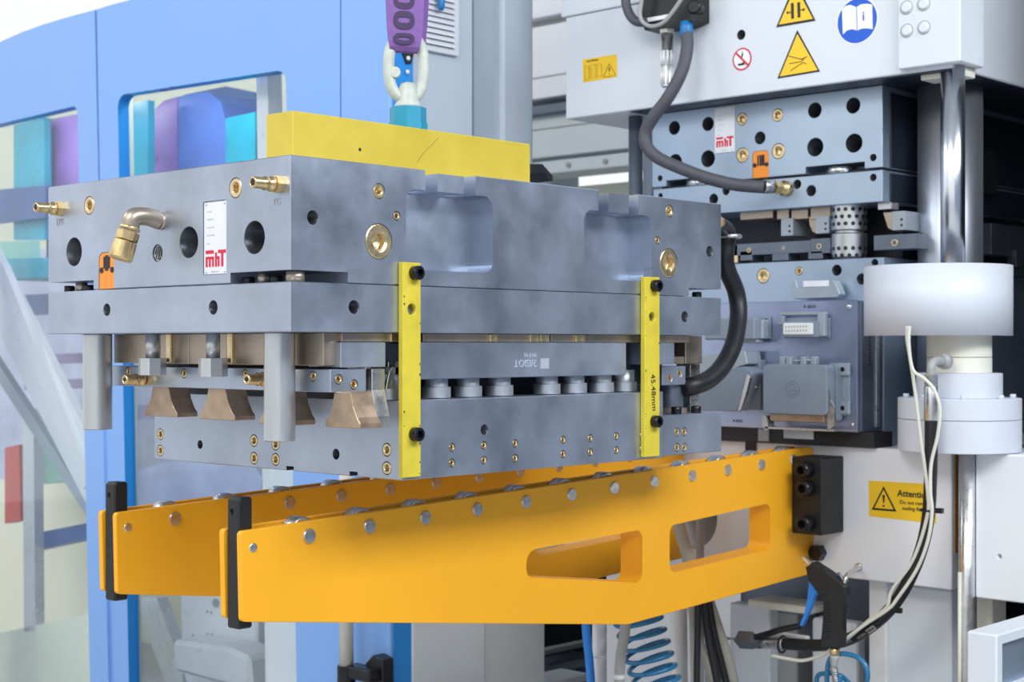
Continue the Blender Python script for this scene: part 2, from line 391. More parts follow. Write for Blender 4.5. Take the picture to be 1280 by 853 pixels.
# bores
c2 = MB()
for px, py, r, d in ((92.5, 315, .0265, .25), (236, 303, .0265, .25), (318, 297, .0268, .25), (197, 316.5, .0145, .12)): hole(c2, onX(px, py, 0), 'X', r, d)
for px, py, r, d in ((391, 272, .0107, .06), (887, 314.5, .0105, .06)): hole(c2, onY(px, py, 0), 'Y', r, d)
PLX = ((111.5, 257, .0165), (294.5, 235, .0165)); PLY = ((474, 239, .0125), (496, 270, .0072), (473.5, 302, .030), (837, 264, .0125), (822, 300.5, .0072), (836, 329, .030))
for px, py, r in PLX: hole(c2, onX(px, py, 0), 'X', r, .03)
for px, py, r in PLY: hole(c2, onY(px, py, 0), 'Y', r, .03)
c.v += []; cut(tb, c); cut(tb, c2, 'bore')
for px, py, r in PLX: inst(plug_mesh(r, 'brass_plug'), 'brass_plug', onX(px, py, 0), FACE['X'][0], tb)
for px, py, r in PLY: inst(plug_mesh(r, 'brass_plug', .45), 'brass_plug', onY(px, py, 0), FACE['Y'][0], tb)
# thread rings in the threaded bore
b = MB(); p = onX(197, 316.5, 0)
for k in range(5): b.tube([p + Vector((.004 + k * .004, .0143 * math.cos(t), .0143 * math.sin(t))) for t in [2 * math.pi * j / 24 for j in range(24)]], .0014, 6, closed=True)
build(b, 'thread', 'brushed', tb)
# name plate
np_ = build(MB().box(.0015, .005, ya - .0012, yb + .0012, za + .0012, zb - .0012, .0006), 'name_plate', 'plate_white', mould, label='white name plate with red logo letters')
yw = yb - ya; zh = zb - za
logo(np_, 'X', .0016, ya + yw * .10, yb - yw * .05, za + zh * .11, za + zh * .335, .0006)
for fy in (.12, .9):
    for fz in (.04, .955): inst(lathe_mesh('rivet', [(0, .0022), (.0008, .0018), (.0012, .0006)], 'brushed', 12), 'rivet', (.0015, ya + yw * fy, za + zh * fz), FACE['X'][0], np_)
for k, (fz, ln) in enumerate(((.86, .22), (.755, .28), (.645, .32), (.54, .33), (.43, .14), (.045, .34))):
    y0 = ya + yw * (.16 if k < 5 else .34)
    b = MB()
    for j in range(max(2, int(ln * 18))):
        y1 = y0 + yw * ln * j / max(2, int(ln * 18)); hh = .0009 + .0008 * random.random()
        b.box(.0011, .0016, y1, y1 + yw * .035, za + zh * fz - hh, za + zh * fz + hh * .6)
    build(b, 'print_line', 'engrave', np_)
# orange counter
ct = build(MB().prism(P2(rnd([(yo0 - .0008, ZS + .001), (yo1 + .0008, ZS + .001), (yo1 + .0008, zo - .001), (yo0 - .0008, zo - .001)], [0, 0, .013, .013]), 'X', .001), (.028, 0, 0)), 'cycle_counter', 'counter_orange', mould, label='orange cycle counter with black slots')
yw = yo1 - yo0
for nm, u, v, du, dv in (('slot', .34, .62, .05, .26), ('slot', .50, .56, .10, .36), ('slot', .66, .62, .05, .26)):
    zz = ZS + (zo - ZS) * v; build(MB().box(.0002, .002, yo0 + yw * (u - du), yo0 + yw * (u + du), zz - .004, zz + (zo - ZS) * dv), nm, 'ink', ct)
for u in (.17, .86): build(MB().cyl((-.0004, yo0 + yw * u, ZS + (zo - ZS) * .52), (.004, yo0 + yw * u, ZS + (zo - ZS) * .52), .0055, 14), 'screw', 'ink', ct)
# brass nipples on the end face
def nipple(name, p, parent, s=1.):
    b = MB(); p = Vector(p); d = Vector((-1, 0, 0))
    b.hexp(p + d * -.004, p + d * .014 * s, .0155 * s)
    b.lathe([(.014, .011), (.017, .013), (.021, .013), (.024, .0105), (.030, .0105), (.032, .012), (.036, .0095), (.052, .0095), (.056, .0085), (.056, .006), (.03, .006)], p, d, 20)
    for k in range(1): pass
    b.v = [p + (v - p) * 1 for v in b.v]
    o = build(b, name, 'brass', parent)
    build(MB().cyl(p + d * .0555, p + d * .0562, .0055 * s, 14), 'bore', 'black', o); return o
nipple('brass_nipple', onX(77, 261.5, 0), mould); nipple('brass_nipple', onX(350, 231, 0), mould)
# brass elbow
p0 = onX(201, 276, 0); b = MB(); b.cyl(p0 + Vector((.006, 0, 0)), p0 + Vector((-.006, 0, 0)), .0165)
e1 = p0 + Vector((-.052, .004, .010)); q = onX(150, 325, -.075)
dirn = (q - e1).normalized()
b.tube(spline([p0 + Vector((-.004, 0, 0)), p0 + Vector((-.030, .002, .006)), e1 + dirn * .008, e1 + dirn * .028], 8), .0165, 16)
el = build(b, 'hose_elbow', 'bronze', mould, label='brass hose elbow pointing down')
b = MB(); L = (q - e1).length
b.lathe([(.024, .0165), (.026, .0185), (.030, .0185), (.031, .017)], e1, dirn, 24); b.hexp(e1 + dirn * .034, e1 + dirn * .050, .020)
b.lathe([(.050, .0165), (.053, .0205), (.053, .0205), (L - .004, .0215), (L - .004, .0215), (L, .019), (L, .012), (L - .02, .012)], e1, dirn, 24)
build(b, 'coupling', 'brass', el)
text('TPR', .019, 'engrave', onX(75, 278, -.0003), 'X', tb); text('TG', .016, 'engrave', onX(346, 252.5, -.0003), 'X', tb)
# corner recess contents
for nm, px, X in (('cap_screw', 311, .03), ('cap_screw', 346, .03), ('cap_screw', 87, .03), ('cap_screw', 112, .03)):
    y = yX(px, X); inst(capscrew_mesh(.0105, .012), nm, (X, y, ZS), (0, 0, 0), mould)
for px, X in ((330, .035), (369, .03), (102, .035)):
    y = yX(px, X); build(MB().cyl((X, y, ZS), (X, y, NB - .001), .0115 if px < 360 else .016, 20), 'spacer', 'bronze', mould)
X = xY(871, .03); inst(capscrew_mesh(.0105, .012), 'cap_screw', (X, .03, ZS), (0, 0, 0), mould)
# --- clamp plate
pl = build(MB().box(0, LX, 0, LY, ZP, ZS - .0006, .0015), 'clamp_plate', 'steel', mould)
c = MB()
for px, py, r in ((133.5, 387.5, .0105), (266.5, 384.5, .0112)): hole(c, onX(px, py, 0), 'X', r, .06)
for px, py, r in ((442.5, 384, .0105), (856, 396, .0105)): hole(c, onY(px, py, 0), 'Y', r, .06)
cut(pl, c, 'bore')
# --- yellow straps
for i, (px0, px1, pt, pb, hy, bs) in enumerate(((503.5, 526, 329, 598, 387, (341.5, 543)), (806, 824.5, 347, 572, 396.5, (357.5, 527)))):
    X0, X1 = xY(px0, -.012), xY(px1, -.012); xc = (X0 + X1) / 2; zt = onY(px1, pt, -.012).z; zb = max(onY(px0, pb, -.012).z, ZB)
    st = build(MB().box(X0, X1, -.0125, -.0005, zb, zt, .0012), 'strap_bar', 'yellow_strap', mould, label='yellow steel strap bar bolted across the mould halves')
    c = MB(); hole(c, Vector((xc, -.0125, onY((px0 + px1) / 2, hy, -.012).z)), 'Y', .0098, .04); cut(st, c)
    for y_ in bs: inst(capscrew_mesh(.0125, .016), 'cap_screw', (xc + .005, -.0125, onY(px1 - 8, y_, -.012).z), FACE['Y'][0], st)
    if i == 1: text('45.48mm', .0205, 'ink', (xc + .003, -.0129, onY(815, 491, -.012).z), 'Y', st, spin=R(-86), name='handwriting')
    rs = random.Random(3 + i); b = MB()
    for k in range(12):
        z = zb + (zt - zb) * rs.random(); e = X0 + .0015 if rs.random() < .6 else X1 - .004; s_ = .001 + .002 * rs.random(); b.box(e, e + s_, -.0127, -.012, z, z + s_ * 1.4)
    build(b, 'paint_chip', 'ink', st)
# --- underside of the clamp plate: pillars and pins
for px, r, pb in ((349.5, .0266, 551.5), (122, .028, 537)):
    y = yX(px, .06); z = onX(px, pb, .06).z
    build(MB().cyl((.06, y, z), (.06, y, ZP), r, 40, .0015), 'guide_pillar', 'rod_steel', mould)
for px, z0, z1 in ((190.5, 469, 448), (266.5, 471, 448)):
    y = yX(px, .06); b = MB(); za = onX(px, z0, .06).z; zb = onX(px, z1, .06).z
    b.hexp((.06, y, za), (.06, y, zb), .0262, 8); b.cyl((.06, y, zb), (.06, y, ZP), .0125, 24)
    build(b, 'ejector_pin', 'rod_steel', mould)
# bronze neck-ring carriers behind the pins
XB = .0945; yr = .03
ys = [yr, yX(284, XB), yX(236, XB), yX(200, XB), yX(142, XB)]
for i in range(4):
    y0, y1 = ys[i] + (.0 if i == 0 else .0012), ys[i + 1] - .0004
    build(MB().box(XB + .0, XB + (.05 if i else .045), y0, y1, 1.4655, ZP - .0006, .001), 'neck_ring_block', 'bronze', mould)
for px in (211, 287.5):
    y = yX(px, XB - .004); build(MB().box(XB - .006, XB, y - .007, y + .007, 1.468, ZP - .0006, .001), 'key', 'brass_plug', mould)  # pale yellow strips standing on the bronze blocks
# slide bar
SX0, SX1 = .1, xY(457, .018); SZ0, SZ1 = onX(413, 491, .1).z, onX(413, 462, .1).z
sb = build(MB().box(SX0, SX1, .018, .73, SZ0, SZ1, .0012), 'slide_bar', 'steel', mould)
c = MB(); SPX = ((160, 465), (230, 467), (306.5, 468), (391, 470.5)); SPY = ((423.5, 474.5), (442.5, 481))
for a in SPX: hole(c, onX(*a, .1), 'X', .0078, .02)
for a in SPY: hole(c, onY(*a, .018), 'Y', .0078, .02)
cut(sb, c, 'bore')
for a in SPX: inst(plug_mesh(.0078, 'brass_plug'), 'socket_screw', onX(*a, .1), FACE['X'][0], sb)
for a in SPY: inst(plug_mesh(.0078, 'brass_plug'), 'socket_screw', onY(*a, .018), FACE['Y'][0], sb)
nipple('brass_nipple', onX(187, 474.5, .1), mould, .8); nipple('brass_nipple', onX(340, 474, .1), mould, .8)
# dovetail wedges hanging from the slide bar
for i, (pa, pb, py) in enumerate(((180.5, 221, 521), (249, 293, 525), (324, 368, 531), (406.5, 450, 535))):
    XW = .112; ya, yb = yX(pb, XW), yX(pa, XW); z0 = onX((pa + pb) / 2, py, XW).z; zt = SZ0 + .001; hgt = zt - z0; w_ = yb - ya
    prof = [(0, 0), (0, .14), (.09, .30), (.20, .62), (.26, 1), (.74, 1), (.80, .62), (.91, .30), (1, .14), (1, 0)]
    pts = [(ya + w_ * u, z0 + hgt * v) for u, v in prof]
    wd_ = build(MB().prism(P2(pts, 'X', XW), (.048, 0, 0), .0012), 'dovetail_wedge', 'wedge_bronze', mould)
build(MB().prism(P2([(yX(471, .19), ZL - .045), (yX(456, .19), ZL - .045), (yX(456, .19), ZL - .02), (yX(459, .19), ZL + .03), (yX(459, .19), SZ1), (yX(465, .19), SZ1), (yX(465, .19), ZL + .02), (yX(471, .19), ZL - .025)], 'X', .19), (.03, 0, 0), .001), 'wedge_plate', 'brushed', mould)
# stripper post beyond the slide bar
X0 = xY(457, .03); build(MB().prism(P2([(X0, ZL + .002), (xY(472, .03), ZL + .002), (xY(472, .03), ZL + .02), (xY(464, .03), ZL + .052), (xY(464, .03), 1.470), (X0, 1.470)], 'Y', .03), (0, .05, 0), .0012), 'stripper_post', 'brushed', mould)
# --- core plate, spacer strips, bushes
xa, xb_, xc_ = xY(427, .012), xY(483, .012), xY(527, .012); xe = xY(800, .012)
build(MB().box(xa, xb_, .014, .10, 1.4625, 1.5055, .001), 'core_plate', 'steel', mould)
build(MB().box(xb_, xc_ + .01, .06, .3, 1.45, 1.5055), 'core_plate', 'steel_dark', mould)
xf = xY(783, .012)
cp = build(MB().box(xc_ - .03, xf, .012, .12, 1.4395, 1.5055, .0015), 'core_plate', 'steel', mould)
text('2/ISIOT', .020, 'stamp_light', onY(657, 454, .0116), 'Y', cp, spin=math.pi); text('(NLP N)', .010, 'stamp_light', onY(663, 444.5, .0116), 'Y', cp, spin=math.pi)
q = onY(681, 454, .0117); build(MB().box(q.x - .012, q.x + .012, .0114, .0125, q.z - .011, q.z + .009), 'stamp', 'stamp_light', cp)
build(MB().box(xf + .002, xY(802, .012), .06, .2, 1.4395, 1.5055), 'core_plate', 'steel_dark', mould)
build(MB().box(xY(803, .02), xY(843, .02), .02, .12, onY(815, 456, .02).z, 1.5055, .001), 'core_plate', 'steel', mould)
for a, b_ in ((427, 497), (529, 612), (614, 661), (665, 687.5), (689, 721), (731, 800), (803, 862)):
    build(MB().box(xY(a, .02), xY(b_, .02), .02, .10, 1.5062, ZP - .0006, .0008), 'spacer_strip', 'bronze', mould)
for a, b_ in ((489, 499), (613, 622), (663, 675), (676, 687), (720, 731)):
    build(MB().box(xY(a, .015), xY(b_, .015), .015, .06, 1.5064, ZP - .001, .0008), 'shim', 'brass_plug', mould)
for px in (484, 545, 584.5, 624, 683.5, 717, 751, 780):
    x = xY(px, .05); b = MB(); b.lathe([(0, .0262), (.001, .027), (.001, .027), (.0195, .027), (.0195, .027), (.0205, .0262), (.0205, .022), (.0205, .022), (.045, .022)], (x, .05, ZL + .001), (0, 0, 1), 32)
    build(b, 'core_bush', 'bush_steel', mould)
x = xY(493, .03); build(MB().prism(P2([(x - .02, ZL + .02), (x + .004, ZL + .02), (x + .004, 1.47), (x + .012, 1.47), (x + .012, 1.4625), (x - .004, 1.4625), (x - .012, ZL + .05)], 'Y', .03), (0, .02, 0), .001), 'latch_hook', 'brushed', mould)
build(MB().box(.33, 1.02, .13, .66, ZL - .001, ZP - .002), 'core_backdrop', 'steel_black', mould)
build(MB().box(.21, .33, .05, .70, ZL + .001, 1.466), 'core_backdrop', 'steel_black', mould)  # black backdrop painting in the shade between the wedges
build(MB().box(.16, .33, .10, .66, 1.467, ZP - .002), 'core_backdrop', 'steel_dark', mould)
# --- lower block
XL0 = xY(502, 0); XL1 = xY(829, 0)
lb = build(MB().box(XL0, XL1, 0, .757, ZB, ZL, .0015), 'lower_block', 'steel', mould)
c = MB(); LPX = ((200.5, 543), (200.5, 563.5), (317.5, 551), (317.5, 573), (344.5, 555.5), (344.5, 574.5), (483.5, 562.5), (483.5, 585.5))
LPY = ((565, 559.5), (565, 579), (605, 557), (605, 575.5), (644, 554.5), (644, 573), (704, 550), (704, 568), (738, 548), (738, 565.5), (770.5, 545.5), (770.5, 563), (802.5, 544), (802.5, 561))
for a in LPX: hole(c, onX(*a, XL0), 'X', .0108, .03)
for a in LPY: hole(c, onY(*a, 0), 'Y', .0066, .03)
hole(c, onX(250, 556, XL0), 'X', .0075, .05); hole(c, onX(420, 568, XL0), 'X', .0085, .05); hole(c, onY(605.5, 537.5, 0), 'Y', .0085, .05)
for px in (358, 437): y = yX(px, XL0); c.box(XL0 - .01, XL0 + .02, y - .022, y, ZB - .01, ZB + .0085)
cut(lb, c, 'bore')
for a in LPX: inst(plug_mesh(.0108, 'brass_plug'), 'brass_plug', onX(*a, XL0), FACE['X'][0], lb)
for a in LPY: inst(plug_mesh(.0066, 'brass_plug'), 'brass_plug', onY(*a, 0), FACE['Y'][0], lb)
# stepped foot at the far end
YF = .03; ztf = onY(868, 517.5, YF).z; XF1 = xY(902, YF)
fb = build(MB().box(XL1 + .0005, XF1, YF, .74, ZB, ztf, .0015), 'foot_block', 'steel', mould)
c = MB(); FP = ((846.5, 540), (855.5, 540), (846.5, 559.5), (855.5, 559.5))
for a in FP: hole(c, onY(*a, YF), 'Y', .0082, .03)
cut(fb, c, 'bore')
for a in FP: inst(plug_mesh(.0082, 'brass_plug'), 'brass_plug', onY(*a, YF), FACE['Y'][0], fb)
xm = xY(844, .075); build(MB().cyl((xm, .085, ztf), (xm, .085, onY(844, 481, .06).z), .026, 32, .001), 'guide_bush', 'steel_dark', mould)
build(MB().cyl((xm, .085, ztf), (xm, .085, ztf + .012), .034, 32, .001), 'bush_collar', 'bronze', mould)
for px in (845.5, 870): inst(capscrew_mesh(.0115, .016), 'cap_screw', (xY(px, .05), .05, ztf), (0, 0, 0), mould)
X0, X1 = xY(828, .05), xY(857, .05); zc0, zc1 = onY(842, 481.5, .05).z, onY(842, 458, .05).z
cb = build(MB().box(X0, X1, .05, .15, zc0, zc1, .001), 'clamp_block', 'steel', mould)
c = MB(); CBP = ((837.5, 472.5), (849.5, 467))
for a in CBP: hole(c, onY(*a, .05), 'Y', .0078, .03)
cut(cb, c)
for a in CBP: inst(plug_mesh(.0078, 'brass_plug'), 'brass_plug', onY(*a, .05), FACE['Y'][0], cb)
zq = onY(860, 421, .06).z
build(MB().box(xY(857, .06), xY(878, .06), .06, .2, onY(865, 455, .06).z, ZP - .001, .0015), 'neck_ring_block', 'bronze', mould)
build(MB().box(xY(846, .04), xY(858, .04), .045, .2, onY(865, 455, .06).z - .0, onY(850, 446, .05).z, .001), 'neck_ring_block', 'bronze', mould)
build(MB().box(xY(863, .08), xY(875, .08), .08, .12, ztf, onY(868, 455, .08).z, .001), 'stripper_post', 'brushed', mould)
build(MB().box(XL1, LX - .03, .14, .66, ztf, ZP - .002), 'core_backdrop', 'steel_dark', mould)
# far end fittings
p = Vector((LX, .03, onY(905, 276, 0).z)); b = MB(); b.hexp(p - Vector((.004, 0, 0)), p + Vector((.03, 0, 0)), .016); b.cyl(p + Vector((.03, 0, 0)), p + Vector((.042, 0, 0)), .011)
build(b, 'brass_fitting', 'brass', mould)
# --- yellow lifting bar
YB0 = .335; XB0 = xY(366, YB0); XB1 = xY(663, YB0); YB1 = yX(332.5, XB0); ZBt = 1.5 + (HY - 138) / F * dep((XB0, YB0))
bar = build(MB().box(XB0, XB1, YB0, YB1, ZT, ZBt, .002), 'lifting_bar', 'yellow_paint', mould, label='thick yellow lifting bar on top of the mould')
q = onY(450, 187, YB0 - .0005); build(MB().cyl(q, q + Vector((0, .002, 0)), .0035, 10), 'paint_chip', 'ink', bar)
b = MB(); b.tube([onY(*a, YB0 - .0002) for a in ((521, 203), (528, 193), (534, 186), (540, 181), (548, 172))], .0006, 5); build(b, 'scratch', 'brown', bar)
# small roller clamp on top, behind the bar
Yk = .62; b = MB(); q = onY(678, 222, Yk)
b.cyl((q.x - .005, Yk, ZT + .022), (q.x - .005, Yk + .06, ZT + .022), .022, 28, .002); rk = build(b, 'roller_clamp', 'guard_white', mould)
b = MB(); pts = pxY([(664, 205), (678, 205), (691, 220), (691, 226), (688, 227), (682, 216), (664, 216)], Yk - .004); b.prism(P2(pts, 'Y', Yk - .004), (0, .07, 0)); build(b, 'bracket', 'black', rk)
b = MB(); b.cyl((q.x - .005, Yk - .001, ZT + .022), (q.x - .005, Yk + .0, ZT + .022), .012, 20); build(b, 'bore', 'black', rk)
build(MB().cyl((q.x + .03, Yk + .03, ZT + .008), (q.x + .13, Yk + .03, ZT + .008), .008, 16), 'spring_pin', 'brushed', mould)

# ------------------------------------------------------------------ lifting swivel and sling
LXc, LYc = (XB0 + XB1) / 2, (YB0 + YB1) / 2
lc = Vector((onY(510, 160, LYc).x, LYc, ZBt)); DL = dep(lc); u = DL / F
sw = thing('lifting_swivel', 'turquoise swivel hoist point with a white oval load ring on the yellow lifting bar', 'hoist ring', lc)
b = MB(); b.hexp(lc, lc + Vector((0, 0, 9 * u)), 24.5 * u, 8); b.hexp(lc + Vector((0, 0, 9 * u)), lc + Vector((0, 0, 28 * u)), 23 * u, 8); build(b, 'swivel_base', 'turquoise', sw)
b = MB(); b.lathe([(0, 17 * u), (3 * u, 17 * u), (10 * u, 13 * u), (24 * u, 12 * u), (30 * u, 9 * u), (32 * u, 5 * u)], lc + Vector((0, 0, 28 * u)), (0, 0, 1), 20); build(b, 'swivel_head', 'ring_white', sw)
rdir = (RT * .96 + FW * .28).normalized(); rc = lc + Vector((0, 0, 79 * u)) - RT * 2 * u
b = MB(); ring = []
for k in range(48):
    t = 2 * math.pi * k / 48; cx_, cz_ = math.cos(t), math.sin(t); n_ = 2.5
    ring.append(rc + rdir * (22.5 * u * math.copysign(abs(cx_) ** (2 / n_), cx_)) + Vector((0, 0, 39 * u * math.copysign(abs(cz_) ** (2 / n_), cz_))))
b.tube(ring, 7.2 * u, 16, closed=True); build(b, 'load_ring', 'ring_white', sw)
b = MB(); q = rc - rdir * 14 * u - FW * 4 * u + Vector((0, 0, -8 * u)); b.lathe([(0, 7 * u), (4 * u, 7 * u), (5 * u, 6 * u)], q, -FW, 20); build(b, 'ring_boss', 'ring_white', sw)
# sling: webbing folded through the ring
top = rc + Vector((0, 0, 27 * u)); sd = (RT * .97 + FW * .24).normalized(); sn = Vector((sd.y, -sd.x, 0))   # sn looks to the camera
if sn.dot(FW) > 0: sn = -sn
sl = thing('lifting_sling', 'purple webbing sling with printed ovals looped through the white load ring', 'sling', top)
def web(path, w0, w1, th=.006):
    b = MB(); n = len(path); vs = []
    for i, (o_, z_) in enumerate(path):
        w_ = w0 + (w1 - w0) * i / (n - 1)
        i0, i1 = max(0, i - 1), min(n - 1, i + 1); t = Vector((path[i1][0] - path[i0][0], path[i1][1] - path[i0][1])).normalized(); nn = Vector((-t.y, t.x)) * th / 2
        for sgn, off in ((-1, 1), (1, 1), (1, -1), (-1, -1)):
            vs.append(top + sd * (sgn * w_) + sn * (o_ + nn.x * off) + Vector((0, 0, z_ + nn.y * off)))
    fs = []
    for i in range(n - 1):
        for k in range(4): k2 = (k + 1) % 4; fs.append((i * 4 + k, i * 4 + k2, i * 4 + 4 + k2, i * 4 + 4 + k))
    fs += [(3, 2, 1, 0), tuple((n - 1) * 4 + k for k in range(4))]
    return b.add(vs, fs)
front = [(.0, -.012), (.010, -.011), (.016, -.004), (.018, .006), (.019, .03), (.020, .08), (.022, .3), (.022, .5)]
fw = web(front, 16 * u, 27 * u); fw.v = [v - sd * (4 * u) for v in fw.v]; build(fw, 'front_webbing', 'purple', sl)
back = [(.0, -.012), (-.010, -.011), (-.016, -.004), (-.018, .006), (-.024, .05), (-.03, .3), (-.03, .5)]
bk = web(back, 16 * u, 27 * u)
bk.v = [v + sd * (4 * u + max(0, (v.z - top.z + .012)) * .05) for v in bk.v]; build(bk, 'back_webbing', 'purple', sl)
for zc_, rz, hz_ in ((6, 7, 2.2), (29, 11.5, 3.6), (54, 11.5, 3.6)):
    b = MB(); n = 28; vs = []; oo = top + sn * .0242 + Vector((0, 0, zc_ * u)) - sd * (5.5 * u)
    se = lambda t, e_: (math.copysign(abs(math.cos(t)) ** e_, math.cos(t)), math.copysign(abs(math.sin(t)) ** e_, math.sin(t)))
    for dn in (0, -.0012):
        for ra, rb in ((13 * u, rz * u), (8 * u, hz_ * u)):
            for j in range(n): a_, b_ = se(2 * math.pi * j / n, .75); vs.append(oo + sd * (ra * a_) + Vector((0, 0, rb * b_)) + sn * dn)
    fs = []
    for j in range(n):
        j2 = (j + 1) % n; fs += [(j, j2, n + j2, n + j), (2 * n + j2, 2 * n + j, 3 * n + j, 3 * n + j2), (j2, j, 2 * n + j, 2 * n + j2), (n + j, n + j2, 3 * n + j2, 3 * n + j)]
    b.add(vs, fs); build(b, 'printed_zero', 'purple_ink', sl)

# ------------------------------------------------------------------ roller arms
YA = .207
def arm(dy, label, dx=0.):
    tl = onY(301, 665, YA); tl.x += dx; sl_ = (1.232 - tl.z) / (1.82 - tl.x); XE = 1.905
    zt = lambda x: tl.z + (x - tl.x) * sl_
    bl = onY(303, 778, YA); bl.x += dx; bm_ = onY(786, 781, YA); br = onY(1005, 720, YA)
    zbr = bm_.z + (br.z - bm_.z) * (XE - bm_.x) / (br.x - bm_.x)
    poly = [(tl.x, tl.z), (tl.x + .004, bl.z), (bm_.x, bm_.z), (XE, zbr), (XE, zt(XE))]
    body = rnd(poly, [.008, .008, .12, 0, .02], 5)
    s1 = rnd(pxY([(658, 689), (803, 662), (803, 729), (658, 722)], YA), [.033, .022, .022, .02], 7)
    s2 = rnd(pxY([(837, 657.5), (963, 629), (963, 686.5), (837, 717.5)], YA), [.022] * 4, 7)
    t = thing('roller_arm', label, 'roller arm', (tl.x, YA + dy + .03, bl.z), 'orange roller arms of the mould changer')
    def plate(nm, y0, y1, pts, bev=.0012):
        o = build(MB().prism(P2(pts, 'Y', y0 + dy), (0, y1 - y0, 0), bev), nm, 'orange_paint', t)
        c = MB(); c.prism(P2(s1, 'Y', y0 + dy - .02), (0, y1 - y0 + .04, 0)); c.prism(P2(s2, 'Y', y0 + dy - .02), (0, y1 - y0 + .04, 0)); cut(o, c); return o
    fp = plate('side_plate', YA, YA + .013, body); plate('side_plate', YA + .051, YA + .064, body)
    core = [(tl.x + .15, zt(tl.x + .15) - .052), (tl.x + .15, bl.z + .004), (bm_.x, bm_.z + .003), (XE - .002, zbr + .003), (XE - .002, zt(XE) - .052)]
    plate('core', YA + .013, YA + .051, core, 0)
    pin = lathe_mesh('arm_pin', [(-.006, .0142), (.0022, .0142), (.0040, .0125), (.0042, .0125)], 'brushed', 28)
    rol = lathe_mesh('arm_roller', [(0, .024), (.003, .027), (.029, .027), (.032, .024)], 'brushed', 36)
    x = .2082
    while x < 1.88:
        z = zt(x) - .0265
        inst(pin, 'roller_pin', (x, YA + dy, z), FACE['Y'][0], t); inst(rol, 'roller', (x, YA + dy + .048, zt(x) - .019), FACE['Y'][0], t); x += .1455
    p = onY(316.5, 685, YA); p.x += dx; inst(lathe_mesh('stop_pin', [(-.006, .0085), (.001, .0085), (.0016, .007)], 'brushed', 20), 'stop_pin', (p.x, YA + dy, p.z), FACE['Y'][0], t)
    # end stop
    z0, z1 = 1.0, 1.232; xs0 = .062 + dx; lean = -.012 if dy == 0 else -.004
    pts = [(xs0, z0), (xs0 + .031, z0), (xs0 + .031, z1 - .004), (xs0 + .027, z1), (xs0 + .005, z1), (xs0, z1 - .005)]
    pts = [(a + (b - z0) * .0, b) for a, b in pts]
    so = build(MB().prism(P2(pts, 'Y', YA + dy + .0145), (0, .034, 0), .003), 'end_stop', 'black_block', t, label='black end stop block')
    c = MB(); hole(c, (xs0, YA + dy + .035, z1 - .026), 'X', .0055, .03, .0005); cut(so, c)
    return t
arm(0, 'near orange roller arm bolted to the white press bed by a black bracket')
arm(.421, 'orange roller arm under the middle of the hanging mould, nearer the blue cabinet', .017)

# black arm bracket
BX0, BY0 = 1.80, .117
br = thing('arm_bracket', 'black steel bracket with big socket bolts fixing the orange arm to the press bed', 'bracket', (1.85, .16, 1.017))
build(MB().box(BX0, 1.9065, BY0, .2065, 1.017, 1.214, .003), 'bracket_body', 'black_block', br)
for y_, z_ in ((.158, .166), (.155, .119), (.155, .029)):
    inst(capscrew_mesh(.0205, .034), 'cap_screw', (BX0, y_, 1.017 + z_), FACE['X'][0], br)
p = onX(1018, 692, 1.88); b = MB(); b.hexp(p, p + Vector((.0265, 0, 0)), .022); build(b, 'hex_nut', 'black_oxide', label='black hex nut on the press bed under the arm bracket', cat='nut')

# ------------------------------------------------------------------ press bed
XP = 1.907
bed = thing('press_bed', 'white painted lower press bed behind the orange arms', 'press', (2.3, .3, .85))
ztb = 1.239; zbb = onX(1077, 725, XP).z; YG0 = yX(1189, XP); YG1 = yX(1217.5, XP)
m_ = build(MB().box(XP, 3.3, YG0, 1.15, zbb, ztb, .003), 'bed_panel', 'bed_white', bed)
c = MB(); pc = onX(862, 645, XP); c.cyl(pc - Vector((.1, 0, 0)), pc + Vector((.5, 0, 0)), .095, 36); cut(m_, c)
m2 = build(MB().box(XP + .006, 3.3, -.595, YG1, zbb - .012, ztb, .003), 'bed_panel', 'bed_white', bed)
c = MB(); hole(c, onX(1249, 696, XP + .006), 'X', .006, .03); cut(m2, c)
build(MB().box(XP + .06, 3.2, YG1, YG0, zbb, ztb, 0), 'bed_core', 'steel_dark', bed)
p = onX(1192, 650, XP + .03); build(MB().box(XP + .015, XP + .05, yX(1195.5, XP + .02), yX(1187.5, XP + .02), .99, ztb - .002), 'wear_strip', 'brown', bed)
# rods in the gap
p = onX(1208, 600, 1.90); build(MB().cyl((1.902, p.y, .45), (1.902, p.y, ztb + .02), .0195, 28), 'guide_rod', 'brushed', label='slim steel rod running down the gap in the white press bed', cat='rod')
p = onX(1199.5, 750, 1.88); build(MB().cyl((1.88, p.y, .45), (1.88, p.y, .95), .0045, 12), 'cream_tube', 'cable_white', label='thin cream tube beside the steel rod under the bed', cat='tube')

build(MB().box(2.04, 3.6, -.72, -.60, 0, 3.4, .01), 'press_shade', 'shade_steel', label='added dark panel out of view, shading the press right of the tie bar', cat='guard'); build(MB().box(3.45, 3.58, -.595, 1.5, 0, 3.4, .01), 'press_shade', 'shade_steel', label='added dark panel keeping light out of the press behind the moulds', cat='guard')  # added panels that block light from the side and rear of the press
